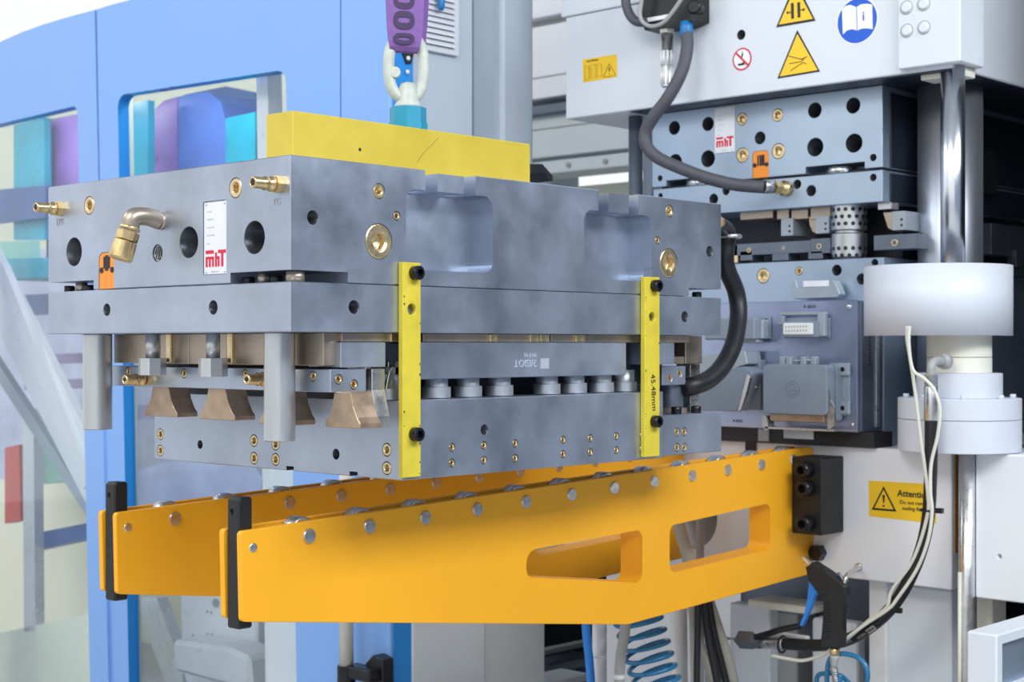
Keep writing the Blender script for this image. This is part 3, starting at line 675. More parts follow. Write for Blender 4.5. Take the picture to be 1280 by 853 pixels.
# frame below the bed
mfr = thing('machine_stand', 'white and grey machine frame with panels and posts below the press bed', 'frame', (2.0, .2, 0))
def bx(name, mt, px0, px1, pt, pb, X, d, label, cat, bev=.004, group=None, **k):
    y1, y0 = yX(px0, X), yX(px1, X); pm = (px0 + px1) / 2; zt = onX(pm, pt, X).z; zb = onX(pm, pb, X).z if pb else .0
    return build(MB().box(X, X + d, y0, y1, zb, zt, bev), name, mt, label=label, cat=cat, group=group, **k)
bx('column', 'press_white', 1111, 1189, 734, None, 1.97, .3, None, None, parent=mfr)
bx('post', 'pipe_white', 1085.5, 1108, 725, None, 1.95, .05, None, None, parent=mfr)
bx('panel', 'press_white', 912, 962, 757, None, 2.02, .05, None, None, parent=mfr)
bx('panel', 'press_white', 1014, 1071, 776, None, 1.99, .05, None, None, .01, parent=mfr)
bx('profile', 'pipe_grey', 962, 996, 765, None, 2.06, .1, None, None, parent=mfr)
bx('ledge', 'cream', 934, 1012, 755, 764, 1.97, .12, None, None, parent=mfr)
build(MB().box(2.17, 3.3, -.03, .62, .0, zbb - .005), 'machine_plinth', 'steel_dark', label='dark machine base block under the press bed', cat='base')
build(MB().box(2.15, 3.3, -.59, -.35, .0, zbb - .03), 'machine_plinth', 'steel_dark', label='dark machine base block below the right bed panel', cat='base')
bx('bed_foot', 'cream', 1220, 1240, 744, None, 2.0, .08, 'cream foot under the right bed panel', 'foot')
# white housing in the lower right corner
Xh = 1.45; y0 = yX(1246, Xh); y1 = yX(1208, Xh); zt_ = onX(1208, 789, Xh).z
hb = thing('white_housing', 'white rectangular machine housing with a grey metal inset panel', 'housing', (1.7, y0 + .05, .6))
hh = build(MB().box(Xh, Xh + .7, y0, y1, .0, zt_, .004), 'housing_body', 'press_white', hb)
q0 = onY(1246, 799, y0); q1 = onY(1246, 846, y0)
c = MB(); c.box(Xh + .025, Xh + .6, y0 - .01, y0 + .02, zt_ - .115, zt_ - .022); cut(hh, c)
build(MB().box(Xh + .026, Xh + .599, y0 + .014, y0 + .019, zt_ - .1145, zt_ - .0225), 'inset_panel', 'steel_press', hb)

# ------------------------------------------------------------------ press head
XH = 1.90; zh = 2.18
head = thing('upper_press', 'white upper press head carrying warning signs above the clamped mould', 'press', (2.4, .4, zh))
h1 = build(MB().box(XH, 3.4, -.19, 1.066, zh, 2.485, .003), 'head_lower', 'press_white', head)
c = MB(); hole(c, onX(926.5, 43.5, XH), 'X', .0125, .05); cut(h1, c, 'bore')
build(MB().box(XH - .004, 3.4, -.19, 1.082, 2.487, 3.3, .003), 'head_upper', 'press_white', head)
CX0 = 1.88; cy0, cy1 = -.220, -.052; zc0 = 2.194 - .005
cbk = build(MB().box(CX0, 2.007, cy0, cy1, zc0, 3.3, .003), 'corner_block', 'press_white', head)
cap = lathe_mesh('bolt_cap', [(0, .0158), (.001, .0158), (.001, .0125), (.0035, .0125), (.005, .0105)], 'press_white', 24)
ringm = lathe_mesh('cap_ring', [(0, .0172), (.0012, .0168), (.0012, .0150)], 'cab_grey', 24)
for px, py in ((1133, 9.5), (1154.5, 5), (1133.5, 38.5), (1155, 34.5)):
    o = inst(cap, 'bolt_cap', onX(px, py, CX0), FACE['X'][0], cbk); 
    build(MB().tube([onX(px, py, CX0) + Vector((-.0005, .0168 * math.cos(t), .0168 * math.sin(t))) for t in [2 * math.pi * j / 24 for j in range(24)]], .001, 6, closed=True), 'seal_ring', 'pipe_grey', cbk)
build(MB().box(1.93, 2.0, -.20, -.088, zh - .016, zc0 - .0005, .002), 'corner_foot', 'cream', head); build(MB().box(XH + .005, 3.3, -.185, .82, zh - .004, zh - .0005, 0), 'under_shade', 'shade_steel', head)  # dark sheet stands for the shade on the underside of the white head

# tie bars and rods
build(MB().cyl((2.15, -.055, 1.24), (2.15, -.055, zh - .0045), .083, 48), 'tie_bar', 'tie_steel', label='thick chrome tie bar beside the clamped mould', cat='tie bar')
p = onX(1191, 200, 1.935); build(MB().cyl((1.935, p.y, 1.605), (1.935, p.y, zc0 - .0005), .0297, 40), 'guide_rod', 'chrome', label='slimmer bright chrome rod in front of the thick tie bar', cat='rod')
p = onX(794.5, 200, 2.0); build(MB().cyl((2.0, p.y, 1.24), (2.0, p.y, zh - .001), .021, 28), 'guide_rod', 'steel_dark', label='dark blue-grey steel rod at the far side of the clamped mould', cat='rod')
p = onX(809, 200, 2.06); build(MB().box(2.06, 2.10, p.y - .016, p.y + .016, 1.24, zh - .001), 'side_rail', 'cab_pale', label='pale vertical rail behind the dark rod', cat='rail')

# ------------------------------------------------------------------ clamped mould in the press
XM = 1.983; YM0 = .049; YM1 = yX(815, XM)
up = thing('mould_half', 'upper blue-grey mould half clamped under the white press head with red logo plate', 'mould', (2.5, .42, 1.87), 'mould halves in the press')
zs0 = onX(1103, 209, XM).z; zs1 = onX(1103, 212, XM).z; zpb = onX(1105, 252, XM).z
ub = build(MB().box(XM, 3.15, YM0, YM1, zs0, zh - .0045, .0015), 'upper_block', 'steel_press', up)
c = MB(); c.box(XM - .01, XM + .1, yX(1081, XM), yX(1007, XM), zs0 - .01, zs0 + .019); c.box(XM - .01, XM + .1, yX(905, XM), yX(833, XM), zs0 - .01, zs0 + .017)
c2 = MB()
for px, py, r in ((1018.5, 138, .0205), (1066.5, 132, .0205), (1019, 184, .0245), (1067.5, 179, .0245), (843, 160, .0195), (885, 155, .0195), (844, 203, .0235), (885, 198.5, .0235)): hole(c2, onX(px, py, XM), 'X', r, .3, .0008)
hole(c2, onX(950, 172.5, XM), 'X', .0165, .05); hole(c2, onX(1091.5, 197, XM), 'X', .0085, .04); hole(c2, onX(825, 223, XM), 'X', .0075, .04)
UP = ((927.5, 149, .0165), (972, 144, .0165), (928, 194, .020), (973, 189, .0205))
for px, py, r in UP: hole(c2, onX(px, py, XM), 'X', r, .03)
yo0, yo1 = yX(961, XM), yX(940.5, XM); zo = onX(950, 188.5, XM).z
c.prism(P2(rnd([(yo0, zs0 - .01), (yo1, zs0 - .01), (yo1, zo), (yo0, zo)], [0, 0, .012, .012]), 'X', XM - .01), (.03, 0, 0))
cut(ub, c); cut(ub, c2, 'bore')
for px, py, r in UP: inst(plug_mesh(r, 'brass_plug'), 'brass_plug', onX(px, py, XM), FACE['X'][0], ub)
ct = build(MB().prism(P2(rnd([(yo0 + .001, zs0 + .001), (yo1 - .001, zs0 + .001), (yo1 - .001, zo - .001), (yo0 + .001, zo - .001)], [0, 0, .011, .011]), 'X', XM + .001), (.018, 0, 0)), 'cycle_counter', 'counter_orange', up, label='orange cycle counter with black slots')
yw = yo1 - yo0; hz = zo - zs0
for u_, du in ((.66, .04), (.52, .05), (.36, .09)):
    build(MB().box(XM, XM + .002, yo0 + yw * (u_ - du), yo0 + yw * (u_ + du), zs0 + hz * .45, zs0 + hz * .84), 'slot', 'ink', ct)
for u_ in (.14, .86): build(MB().cyl((XM - .001, yo0 + yw * u_, zs0 + hz * .48), (XM + .003, yo0 + yw * u_, zs0 + hz * .48), .006, 12), 'screw', 'ink', ct)
ya, yb = yX(919, XM), yX(894, XM); za, zb = onX(906, 191, XM).z, onX(906, 134.5, XM).z
np_ = build(MB().box(XM - .003, XM, ya, yb, za, zb, .0006), 'name_plate', 'plate_white', up, label='white name plate with red logo letters')
yw = yb - ya; zhh = zb - za
logo(np_, 'X', XM - .003, yb - yw * .09, ya + yw * .06, za + zhh * .13, za + zhh * .35, .0006)
for fy in (.1, .9):
    for fz in (.05, .95): inst(lathe_mesh('rivet', [(0, .0022), (.0008, .0018), (.0012, .0006)], 'brushed', 12), 'rivet', (XM - .003, ya + yw * fy, za + zhh * fz), FACE['X'][0], np_)
for k, (fz, ln) in enumerate(((.84, .22), (.73, .25), (.62, .3), (.51, .26), (.40, .14), (.05, .34))):
    y0 = yb - yw * (.16 if k < 5 else .32); b = MB(); n = max(2, int(ln * 18))
    for j in range(n): y1 = y0 - yw * ln * j / n; hh2 = .0008 + .0007 * random.random(); b.box(XM - .0034, XM - .003, y1, y1 - yw * .035, za + zhh * fz - hh2, za + zhh * fz + hh2 * .6)
    build(b, 'print_line', 'engrave', np_)
up_pl = build(MB().box(XM, 3.15, YM0, YM1 - .005, zpb, zs1, .0015), 'upper_plate', 'steel_press', up)
c = MB()
for px, py, r, d in ((996.5, 230.5, .0115, .2), (1014, 238.5, .014, .04), (907.5, 238.5, .0115, .2), (892, 249, .014, .04), (1091.5, 222, .0085, .04), (825.5, 245, .007, .04)): hole(c, onX(px, py, XM), 'X', r, d)
cut(up_pl, c, 'bore')
for px0, px1 in ((1035, 1068), (860, 890)):
    y0, y1 = yX(px1, XM + .04), yX(px0, XM + .04); build(MB().cyl((XM + .045, (y0 + y1) / 2, zs1), (XM + .045, (y0 + y1) / 2, zs0 + .014), (y1 - y0) / 2, 28), 'spacer', 'brushed', up)
build(MB().box(XM + .02, 3.1, YM0 + .01, YM1 - .02, zs1, zs0, 0), 'seam', 'black', up)
# ---- gap between the halves
zlt = onX(1106, 321.5, XM).z
lo = thing('mould_half', 'lower blue-grey mould half on the press bed behind the terminal box', 'mould', (2.5, .42, 1.24), 'mould halves in the press')
lo_b = build(MB().box(XM, 3.15, YM0 - .004, .78, ztb, zlt, .0015), 'lower_block', 'steel_press', lo)
c = MB(); hole(c, onX(1046, 338, XM), 'X', .0135, .1); hole(c, onX(1093.5, 328.5, XM), 'X', .0085, .04); hole(c, onX(1077, 349, XM), 'X', .0135, .04)
LPP = ((954, 345, .0195), (999, 339, .0105))
for px, py, r in LPP: hole(c, onX(px, py, XM), 'X', r, .03)
cut(lo_b, c, 'bore')
for px, py, r in LPP: inst(plug_mesh(r, 'brass_plug'), 'brass_plug', onX(px, py, XM), FACE['X'][0], lo_b)
build(MB().box(XM + .16, 3.1, YM0 + .03, .74, zlt - .001, zpb + .001), 'cavity_core', 'steel_black', lo)
def rect(nm, mt, px0, px1, pt, pb, X, d, parent, bev=.0012):
    y1, y0 = yX(px0, X), yX(px1, X); pm = (px0 + px1) / 2
    return build(MB().box(X, X + d, y0, y1, onX(pm, pb, X).z, onX(pm, pt, X).z, bev), nm, mt, parent)
for a, b_ in ((925, 966), (971, 986), (989, 1010), (1013, 1038)): rect('neck_ring_block', 'bronze', a, b_, 262 if a < 1000 else 258, 274, XM + .04, .08, up)
for px0, px1, pt, pb in ((976, 991, 273, 295), (1019, 1036, 270, 292), (1115, 1131, 264, 288)):
    o = rect('slide_block', 'conn_light', px0, px1, pt, pb, XM + .03, .08, up)
    for dz in (.35, .65):
        p = onX(px1 - 4, pt + (pb - pt) * dz + 2, XM + .03); build(MB().cyl(p - Vector((.0006, 0, 0)), p + Vector((.002, 0, 0)), .0035, 10), 'screw', 'black', o)
p = onX(1013, 285, XM + .04); b = MB(); b.prism(P2(pxX([(1011, 271), (1022, 270), (1022, 292), (1016, 290), (1012, 281)], XM + .045), 'X', XM + .045), (.05, 0, 0)); build(b, 'wedge', 'bronze', up)
b = MB(); b.prism(P2(pxX([(1104, 266), (1116, 265), (1116, 288), (1110, 285)], XM + .045), 'X', XM + .045), (.05, 0, 0)); build(b, 'wedge', 'bronze', up)
for px0, px1, pt, pb, mt in ((915, 1013, 303, 318, 'steel_dark'), (1013, 1038, 298, 317, 'steel_dark'), (1092, 1146, 293, 312, 'steel_dark'), (925, 940, 314, 326, 'steel_dark'), (965, 985, 316, 326, 'steel_dark'), (1010, 1028, 314, 324, 'steel_dark'), (910, 922, 306, 329, 'brass_plug')):
    rect('slide_rail', mt, px0, px1, pt, pb, XM + .03, .06, lo)
for px, py, r in ((936, 313, .007), (979, 310, .005), (1023.5, 308, .008), (1118, 303.5, .0095)):
    inst(plug_mesh(r, 'brass_plug'), 'socket_screw', onX(px, py, XM + .0295), FACE['X'][0], lo)
rect('bolt_head', 'brushed', 1097, 1114, 253, 262, XM + .03, .04, up)
# ball cages
for i, (pt, pb, rows) in enumerate(((255, 289, (261, 270, 279)), (292, 323, (310, 319)))):
    Xc = XM + .055; pm = 1061.5; yc = yX(pm, Xc); r = .047; z0, z1 = onX(pm, pb, Xc).z, onX(pm, pt, Xc).z
    o = build(MB().lathe([(0, r * .92), (.003, r), (.003, r), (z1 - z0 - .003, r), (z1 - z0 - .003, r), (z1 - z0, r * .92)], (Xc, yc, z0), (0, 0, 1), 40), 'ball_cage', 'rod_steel', lo)
    for j, ry in enumerate(rows):
        zc_ = onX(pm, ry, Xc - r).z
        for k in range(-4, 5):
            t = math.atan2(-FW.y, -FW.x) + (k + .5 * (j % 2)) * R(24)
            d = Vector((math.cos(t), math.sin(t), 0)); p = Vector((Xc, yc, zc_)) + d * (r - .002)
            build(MB().lathe([(0, .0055), (.0028, .0055)], p, d, 12), 'ball', 'black', o)
build(MB().cyl((XM + .055, yX(1061.5, XM + .055), zlt), (XM + .055, yX(1061.5, XM + .055), zpb), .038, 24), 'cage_pillar', 'rod_steel', lo)
# side of the mould beyond the tie bar, near-black to paint in its shade
sd_x0 = 2.5
for (x0, x1, z0, z1, y, mt, nm) in ((2.02, 3.1, 1.965, 2.16, YM0 - .004, 'shade_steel', 'side_plate'), (2.02, 3.1, 1.875, 1.95, YM0 - .004, 'shade_steel', 'side_plate'), (2.56, 2.85, 1.76, 1.85, YM0 - .02, 'steel_dark', 'side_block'), (2.9, 2.94, 1.74, 1.86, YM0 - .03, 'bronze', 'side_post'), (2.52, 3.1, 1.70, 1.72, YM0 - .03, 'steel_dark', 'side_rail')):
    build(MB().box(x0, x1, y, YM0 + .05, z0, z1, .002), nm, mt, up if z0 > 1.75 else lo)
q = onY(1240, 150, YM0 - .03); build(MB().box(2.45, 2.58, YM0 - .03, YM0, 1.93, 2.06, .004), 'side_cover', 'steel_black', up)
for x in (2.7, 2.82): build(MB().box(x, x + .05, YM0 - .03, YM0, zlt + .0, zlt + .05, .002), 'side_key', 'steel_dark', lo)

# ------------------------------------------------------------------ terminal box
XT = 1.86; YT0 = .05; ztt, ztb2 = 1.6155, 1.279
tbx = thing('terminal_box', 'brushed steel terminal box with grey plug connectors in front of the lower mould half', 'terminal box', (1.92, .38, ztb2))
tb_b = build(MB().box(XT, XM - .001, YT0, .72, ztb2, ztt, .0015), 'box_body', 'box_steel', tbx)
b = MB(); b.box(XT + .02, XM - .001, YT0 - .002, YT0, ztb2 + .004, ztt - .004); build(b, 'side_cover', 'steel_dark', tbx)
for k in range(14):
    z = ztt - .04 - k * .0095; build(MB().box(XT + .055, XT + .061, YT0 - .0026, YT0 - .0019, z - .003, z + .003), 'vent_slot', 'black', tbx)
build(MB().box(XT + .085, XT + .10, YT0 - .006, YT0 - .001, ztb2 + .01, ztt - .004, .001), 'edge_strip', 'brushed', tbx)
build(MB().box(XT + .03, XM - .001, YT0 - .03, .74, ztb + .0005, ztb2 - .001), 'box_foot', 'steel_black', tbx)
scm = lathe_mesh('pan_screw', [(-.002, .0078), (.002, .0078), (.0045, .005), (.005, .002)], 'brushed', 20)
inst(scm, 'pan_screw', onX(1061.5, 384, XT), FACE['X'][0], tbx); inst(scm, 'pan_screw', onX(1065, 531, XT), FACE['X'][0], tbx, scale=(.7, .7, .7))
text('R 6010', .0125, 'ink', onX(1012, 383.5, XT - .0004), 'X', tbx); text('R', .0115, 'ink', onX(913, 385, XT - .0004), 'X', tbx); text('A 6032', .011, 'ink', onX(922, 526.5, XT - .0004), 'X', tbx)
# --- open connector with pin insert
def rx(nm, mt, px0, px1, pt, pb, X, d, parent, bev=.002, rr=0):
    pts = pxX([(px0, pt), (px1, pt), (px1, pb), (px0, pb)], X)
    z0, z1 = (pts[2][1] + pts[3][1]) / 2, (pts[0][1] + pts[1][1]) / 2; y1, y0 = pts[0][0], pts[1][0]
    if rr: return build(MB().prism(P2(rnd([(y0, z0), (y1, z0), (y1, z1), (y0, z1)], rr), 'X', X), (d, 0, 0), bev if bev < .002 else .001), nm, mt, parent)
    return build(MB().box(X, X + d, y0, y1, z0, z1, bev), nm, mt, parent)
oc = thing('pin_connector', 'open grey connector socket with white pin insert on the terminal box', 'connector', onX(1006, 422, XT))
rx('flange', 'conn_grey', 979, 1037, 397.5, 423, XT - .008, .0075, oc, .002)
rx('housing', 'conn_grey', 978.5, 1022, 402, 422, XT - .034, .027, oc, .002)
pi = rx('pin_insert', 'pin_white', 978, 1015, 404, 419, XT - .041, .012, oc, .003)
for r_ in range(2):
    for k in range(8):
        p = onX(982.5 + k * 3.6, 409 + r_ * 5 - k * .12, XT - .0412); build(MB().box(p.x - .0004, p.x + .003, p.y - .002, p.y + .002, p.z - .0022, p.z + .0022), 'contact', 'pipe_grey', pi)
rx('clip_end', 'conn_light', 1021, 1031, 391, 421, XT - .028, .018, oc, .003); rx('clip_end', 'conn_grey', 970.5, 979, 395, 407, XT - .026, .014, oc, .003); rx('clip_bar', 'conn_light', 974, 1030, 390.5, 394, XT - .012, .011, oc, .001)
# --- closed connector with latch
cc = thing('closed_connector', 'closed grey connector hood with lever latch and round embossed mark on the terminal box', 'connector', onX(1005, 520, XT))
rx('base_flange', 'conn_light', 1036, 1062, 454.5, 520, XT - .006, .0055, cc, .002, .006)
for py in (462, 510.5):
    o = rx('lug', 'conn_light', 1046, 1061, py - 8, py + 8, XT - .016, .012, cc, .003); p = onX(1053, py, XT - .0162); build(MB().cyl(p, p + Vector((.004, 0, 0)), .0062, 16), 'lug_screw', 'black_oxide', o)
rx('rear_housing', 'conn_grey', 962, 1046, 456, 526, XT - .034, .028, cc, .004, .01)
hd = rx('hood', 'conn_grey', 953.5, 1033.5, 456, 518.5, XT - .075, .039, cc, .0019, .013)
p = onX(991.5, 486.5, XT - .0755)
for rr in (.021, .014): build(MB().tube([p + Vector((0, rr * math.cos(t), rr * math.sin(t))) for t in [2 * math.pi * j / 32 for j in range(32)]], .0011, 6, closed=True), 'emboss_ring', 'conn_grey', hd)
build(MB().box(p.x - .0008, p.x + .001, p.y - .018, p.y + .018, p.z - .003, p.z + .003), 'emboss_bar', 'conn_grey', hd)
for px in (977, 985, 1003, 1016): rx('latch_lug', 'conn_light', px - 3.5, px + 3.5, 446, 457, XT - .05, .02, cc, .003)
q0, q1 = onX(972, 452, XT - .04), onX(1022, 450, XT - .04); build(MB().cyl(q0, q1, .0022, 10), 'latch_pin', 'brushed', cc)
b = MB(); X_ = XT - .07
b.prism(P2(pxX([(1031, 483), (1035, 483), (1038, 500), (1043, 510), (1043, 532), (1036, 538), (1034, 538), (1035, 512), (1031, 500)], X_), 'X', X_), (.004, 0, 0)); b.box(X_, X_ + .03, yX(1043, X_), yX(956, X_), onX(1000, 538, X_).z, onX(1000, 535.5, X_).z)
b.prism(P2(pxX([(953, 520), (957, 520), (960, 530), (960, 538), (956, 538), (953, 532)], X_), 'X', X_), (.03, 0, 0)); build(b, 'latch_lever', 'brushed', cc)
p = onX(1044, 487, XT - .03); build(MB().cyl(p, p + Vector((.02, 0, 0)), .006, 14), 'lever_pivot', 'brushed', cc)
rx('thumb_tab', 'conn_light', 979, 1016, 535, 549, XT - .055, .006, cc, .0015); rx('seal_tab', 'wedge_bronze', 962, 1030, 518, 528, XT - .06, .02, cc, .002)
# --- left connectors
lc1 = thing('hooded_connector', 'grey plugged connector at the far end of the terminal box', 'connector', onX(935, 430, XT))
rx('flange', 'conn_grey', 952, 963, 396, 424, XT - .006, .0055, lc1, .002)
for py in (401, 419.5): p = onX(957.5, py, XT - .0065); build(MB().cyl(p, p + Vector((.003, 0, 0)), .0055, 14), 'screw', 'black_oxide', lc1)
rx('housing', 'conn_light', 930, 953, 400, 424, XT - .04, .034, lc1, .003); rx('hood', 'conn_grey', 880, 943, 398, 425, XT - .065, .028, lc1, .004); rx('lever', 'conn_light', 905, 946, 424.5, 428.5, XT - .05, .03, lc1, .0015)
lc2 = thing('angled_connector', 'large grey angled cable connector beside the black hose on the terminal box', 'connector', onX(910, 515, XT))
Xq = XT - .085; b = MB(); b.prism(P2(rnd(pxX([(872, 470), (930, 458), (941, 466), (931, 488), (921, 514), (872, 514)], Xq), [0, .01, .01, .02, .01, 0]), 'X', Xq), (.055, 0, 0), .0015); build(b, 'hood', 'conn_grey', lc2)
b = MB(); b.prism(P2(pxX([(872, 445), (931, 439), (934, 455), (905, 466), (872, 466)], Xq + .004), 'X', Xq + .004), (.07, 0, 0), .0015); build(b, 'hood_lid', 'conn_light', lc2)
rx('base_flange', 'conn_grey', 900, 950, 450, 512, XT - .03, .0295, lc2, .003)
b = MB(); b.prism(P2(pxX([(934, 468), (938, 470), (933, 490), (926, 512), (922, 515), (928, 492)], Xq - .002), 'X', Xq - .002), (.012, 0, 0)); build(b, 'latch_lever', 'brushed', lc2)
p = onX(946, 484, XT - .04); build(MB().cyl(p + Vector((0, .03, 0)), p, .0035, 10), 'lever_pivot', 'brushed', lc2)
# things under the box
bx('support_rail', 'steel_dark', 900, 948, 535, 551, 1.90, .05, 'dark rail below the terminal box', 'rail', .002)
bx('support_clip', 'conn_light', 947, 961, 536, 552, 1.885, .02, 'pale clip on the dark rail under the terminal box', 'clip', .002)
bx('support_leg', 'black', 931, 944, 551, 570, 1.90, .006, None, None, .002, parent=tbx)
# latch clip lying on top of the box
cl = thing('latch_clip', 'loose grey latch clip with a white label on top of the terminal box', 'clip', onX(1020, 373, XM - .03))
Xc = XM - .045; b = MB(); b.prism(P2(pxX([(989, 355), (994, 349), (997, 360), (1033, 357), (1041, 350), (1046, 358), (1050, 368), (1046, 372), (993, 374), (989, 365)], Xc), 'X', Xc), (.03, 0, 0), .0015); build(b, 'clip_body', 'conn_light', cl)
rx('label_strip', 'plate_white', 1004, 1036, 351, 358.5, Xc - .0012, .001, cl, .0003)

# ------------------------------------------------------------------ white guard, cylinder and discs around the rod
gy = yX(1172, 1.95); gc = Vector((1.95, gy, 0))
b = MB(); n = 48; a_mid = math.atan2(-FW.y, -FW.x); vs = []; fs = []; fl = []
for k in range(n + 1):
    t = a_mid - R(104) + R(208) * k / n
    for r_, z_ in ((.18, 1.524), (.18, 1.697), (.1745, 1.697), (.1745, 1.524)): vs.append(gc + Vector((math.cos(t) * r_, math.sin(t) * r_, z_)))
for k in range(n):
    for j in range(4): j2 = (j + 1) % 4; fs.append((k * 4 + j, k * 4 + j2, k * 4 + 4 + j2, k * 4 + 4 + j)); fl.append(j in (0, 2))
fs += [(0, 1, 2, 3), (n * 4 + 3, n * 4 + 2, n * 4 + 1, n * 4)]; fl += [False, False]
b.add(vs, fs, fl); build(b, 'guard_shell', 'guard_white', label='curved white guard shell around the chrome rod', cat='guard')
ay = yX(1199, 1.945); ac = Vector((1.945, ay, 0))
cyl = thing('rod_cylinder', 'white stepped cylinder on two discs below the curved guard', 'cylinder', (1.945, ay, 1.24))
def ringpart(nm, mt, r, z0, z1, ch=.0015): return build(MB().lathe([(0, r - ch), (ch, r), (ch, r), (z1 - z0 - ch, r), (z1 - z0 - ch, r), (z1 - z0, r - ch), (z1 - z0, .02)], ac + Vector((0, 0, z0)), (0, 0, 1), 64), nm, mt, cyl)
ringpart('base_disc', 'guard_white', .1475, 1.2405, 1.3185); 
tp = ringpart('top_disc', 'guard_white', .1475, 1.3195, 1.371); ringpart('collar', 'guard_white', .103, 1.371, 1.432)
ringpart('barrel', 'cream', .078, 1.432, 1.470); ringpart('barrel', 'cream', .078, 1.471, 1.60)
for k in range(8):
    t = a_mid + R(-12 + 45 * k); p = ac + Vector((math.cos(t) * .127, math.sin(t) * .127, 1.371)); inst(lathe_mesh('disc_bolt', [(-.002, .0075), (.0085, .0075), (.0095, .006)], 'guard_white', 14), 'disc_bolt', p, (0, 0, 0), tp)
# hydraulic hose from the cylinder
hz = thing('hydraulic_hose', 'thick black hydraulic hose hanging from the white cylinder to a lower coupling', 'hose', onX(1164, 590, 1.76))
XHo = 1.765
q = onX(1180, 452, XHo + .06); e = onX(1164, 452, XHo)
b = MB(); b.tube(spline([q + Vector((.02, -.005, 0)), q, (q + e) / 2 + Vector((-.012, 0, .0)), e + Vector((0, 0, -.012)), onX(1164, 470, XHo)], 8), .0105, 14)
b.lathe([(0, .0), (0, .019), (.012, .019), (.016, .016), (.022, .016)], q + Vector((.012, 0, 0)), Vector((-1, .15, 0)), 20); build(b, 'elbow', 'pipe_grey', hz)
b = MB(); p0, p1, p2 = onX(1164, 468, XHo), onX(1164, 483, XHo), onX(1164, 526, XHo)
b.hexp(p1, p0, .0175); b.lathe([(0, .0155), (.002, .0165), ((p1 - p2).length - .002, .0165), ((p1 - p2).length, .0155)], p2, p1 - p2, 24); build(b, 'crimp_sleeve', 'brushed', hz)
HP = [(1164, 524), (1164, 560), (1163, 600), (1161, 640), (1155, 675), (1144, 708), (1127, 742), (1107, 768), (1085, 786), (1062, 799), (1036, 806), (1010, 807), (980, 805)]
hp = spline([onX(a, b_, XHo - .0 + (.06 * max(0, (i - 6)) / 6)) for i, (a, b_) in enumerate(HP)], 8)
build(MB().tube(hp, .0155, 16), 'hose', 'rubber', hz)
b = MB(); a0, a1 = onX(981, 805, XHo + .06), onX(953, 803, XHo + .07); b.lathe([(0, .0165), (.006, .0175), (.03, .0175), (.034, .0165), (.05, .017), ((a1 - a0).length, .0165)], a0, a1 - a0, 20); build(b, 'crimp_sleeve', 'brushed', hz)
a2 = onX(942, 801, XHo + .072); a3 = onX(924, 800, XHo + .075); b = MB(); b.hexp(a1, a2, .02); b.hexp(a2, a3, .0235, 4); build(b, 'coupling', 'steel_dark', hz)
b = MB(); b.tube([a3, onX(908, 798, XHo + .09)], .004, 8); build(b, 'coupling_pin', 'brushed', hz)
b = MB(); b.tube(spline([onX(945, 797, XHo + .06), onX(962, 792, XHo + .05), onX(978, 787, XHo + .05), onX(1000, 783, XHo + .06)], 5), .0085, 10); build(b, 'branch_pipe', 'black_oxide', hz)
b = MB(); b.box(XHo + .08, XHo + .1, yX(1008, XHo + .08), yX(968, XHo + .08), onX(985, 803, XHo + .08).z, onX(985, 793, XHo + .08).z, .003); build(b, 'coupling_bracket', 'pipe_white', hz)
# printed line on the hose
b = MB()
for f0, f1, w_ in ((.64, .70, .0022), (.705, .715, .005), (.725, .735, .005)):
    pass
n = len(hp); k0 = int(n * .635); 
for k in range(int(n * .60), int(n * .68)):
    b.tube([hp[k] - FW * .0155, hp[k + 1] - FW * .0155], .0008, 5)
build(b, 'printed_stripe', 'hose_beige', hz)
def topx(p): d = p - CAMP; f_ = d.dot(FW); return HX + F * d.dot(RT) / f_, HY - F * d.z / f_
def hframe(px, py):
    k_ = min(range(2, n - 2), key=lambda q_: (topx(hp[q_])[0] - px) ** 2 + (topx(hp[q_])[1] - py) ** 2)
    tx = (hp[k_ - 2] - hp[k_ + 2]).normalized(); nz = (-FW + tx * FW.dot(tx)).normalized(); ty = nz.cross(tx)
    return hp[k_] + nz * .0172, tx, ty, nz
p, tx, ty, nz = hframe(1096, 787)
build(MB().prism([p + tx * a + ty * b2 for a, b2 in ((-.014, -.0065), (.014, -.0065), (.014, .0065), (-.014, .0065))], nz * -.0015), 'printed_patch', 'hose_beige', hz)
def hose_text(txt, size, mt, px, py, lift=0.):
    p, tx, ty, nz = hframe(px, py); me = text_mesh(txt, size, mt); o = bpy.data.objects.new('lettering', me); COL.objects.link(o)
    p = p + nz * lift; o.rotation_euler = Matrix((tx, ty, nz)).transposed().to_euler(); o.location = p; WL[o.name] = Vector(p); par(o, hz)
hose_text('MSHA', .0095, 'ink', 1096, 787, .0006); hose_text('0135P6', .0095, 'hose_beige', 1081, 795); hose_text('NORTH', .0095, 'hose_beige', 1064, 801)
# cables tied to the hose
def cable(nm, mt, pts, r, label, cat, parent=None, n=8, sm=8, group=None):
    return build(MB().tube(spline(pts, sm), r, n), nm, mt, parent, label=label, cat=cat, group=group)
cable('signal_cable', 'cable_white', [onX(a, b_, XHo - .02) for a, b_ in ((1134, 408), (1134, 425), (1138, 450), (1144, 490), (1150, 540), (1156, 585), (1160, 620), (1160, 640), (1151, 675), (1138, 706), (1115, 738), (1108, 760), (1086, 776), (1058, 800), (1048, 808))], .0044, 'thin white cable running straight down the black hydraulic hose', 'cable')
cable('signal_cable', 'cable_white', [onX(a, b_, XHo - .032) for a, b_ in ((1137, 408), (1136, 430), (1141, 462), (1156, 474), (1168, 488), (1175, 512), (1172, 545), (1164, 580), (1163, 615), (1165, 640), (1160, 675), (1146, 712), (1122, 748), (1110, 762), (1080, 782), (1050, 804), (1030, 818), (1005, 826), (985, 824), (965, 820))], .0044, 'thin white cable bowing out beside the hose fitting', 'cable')
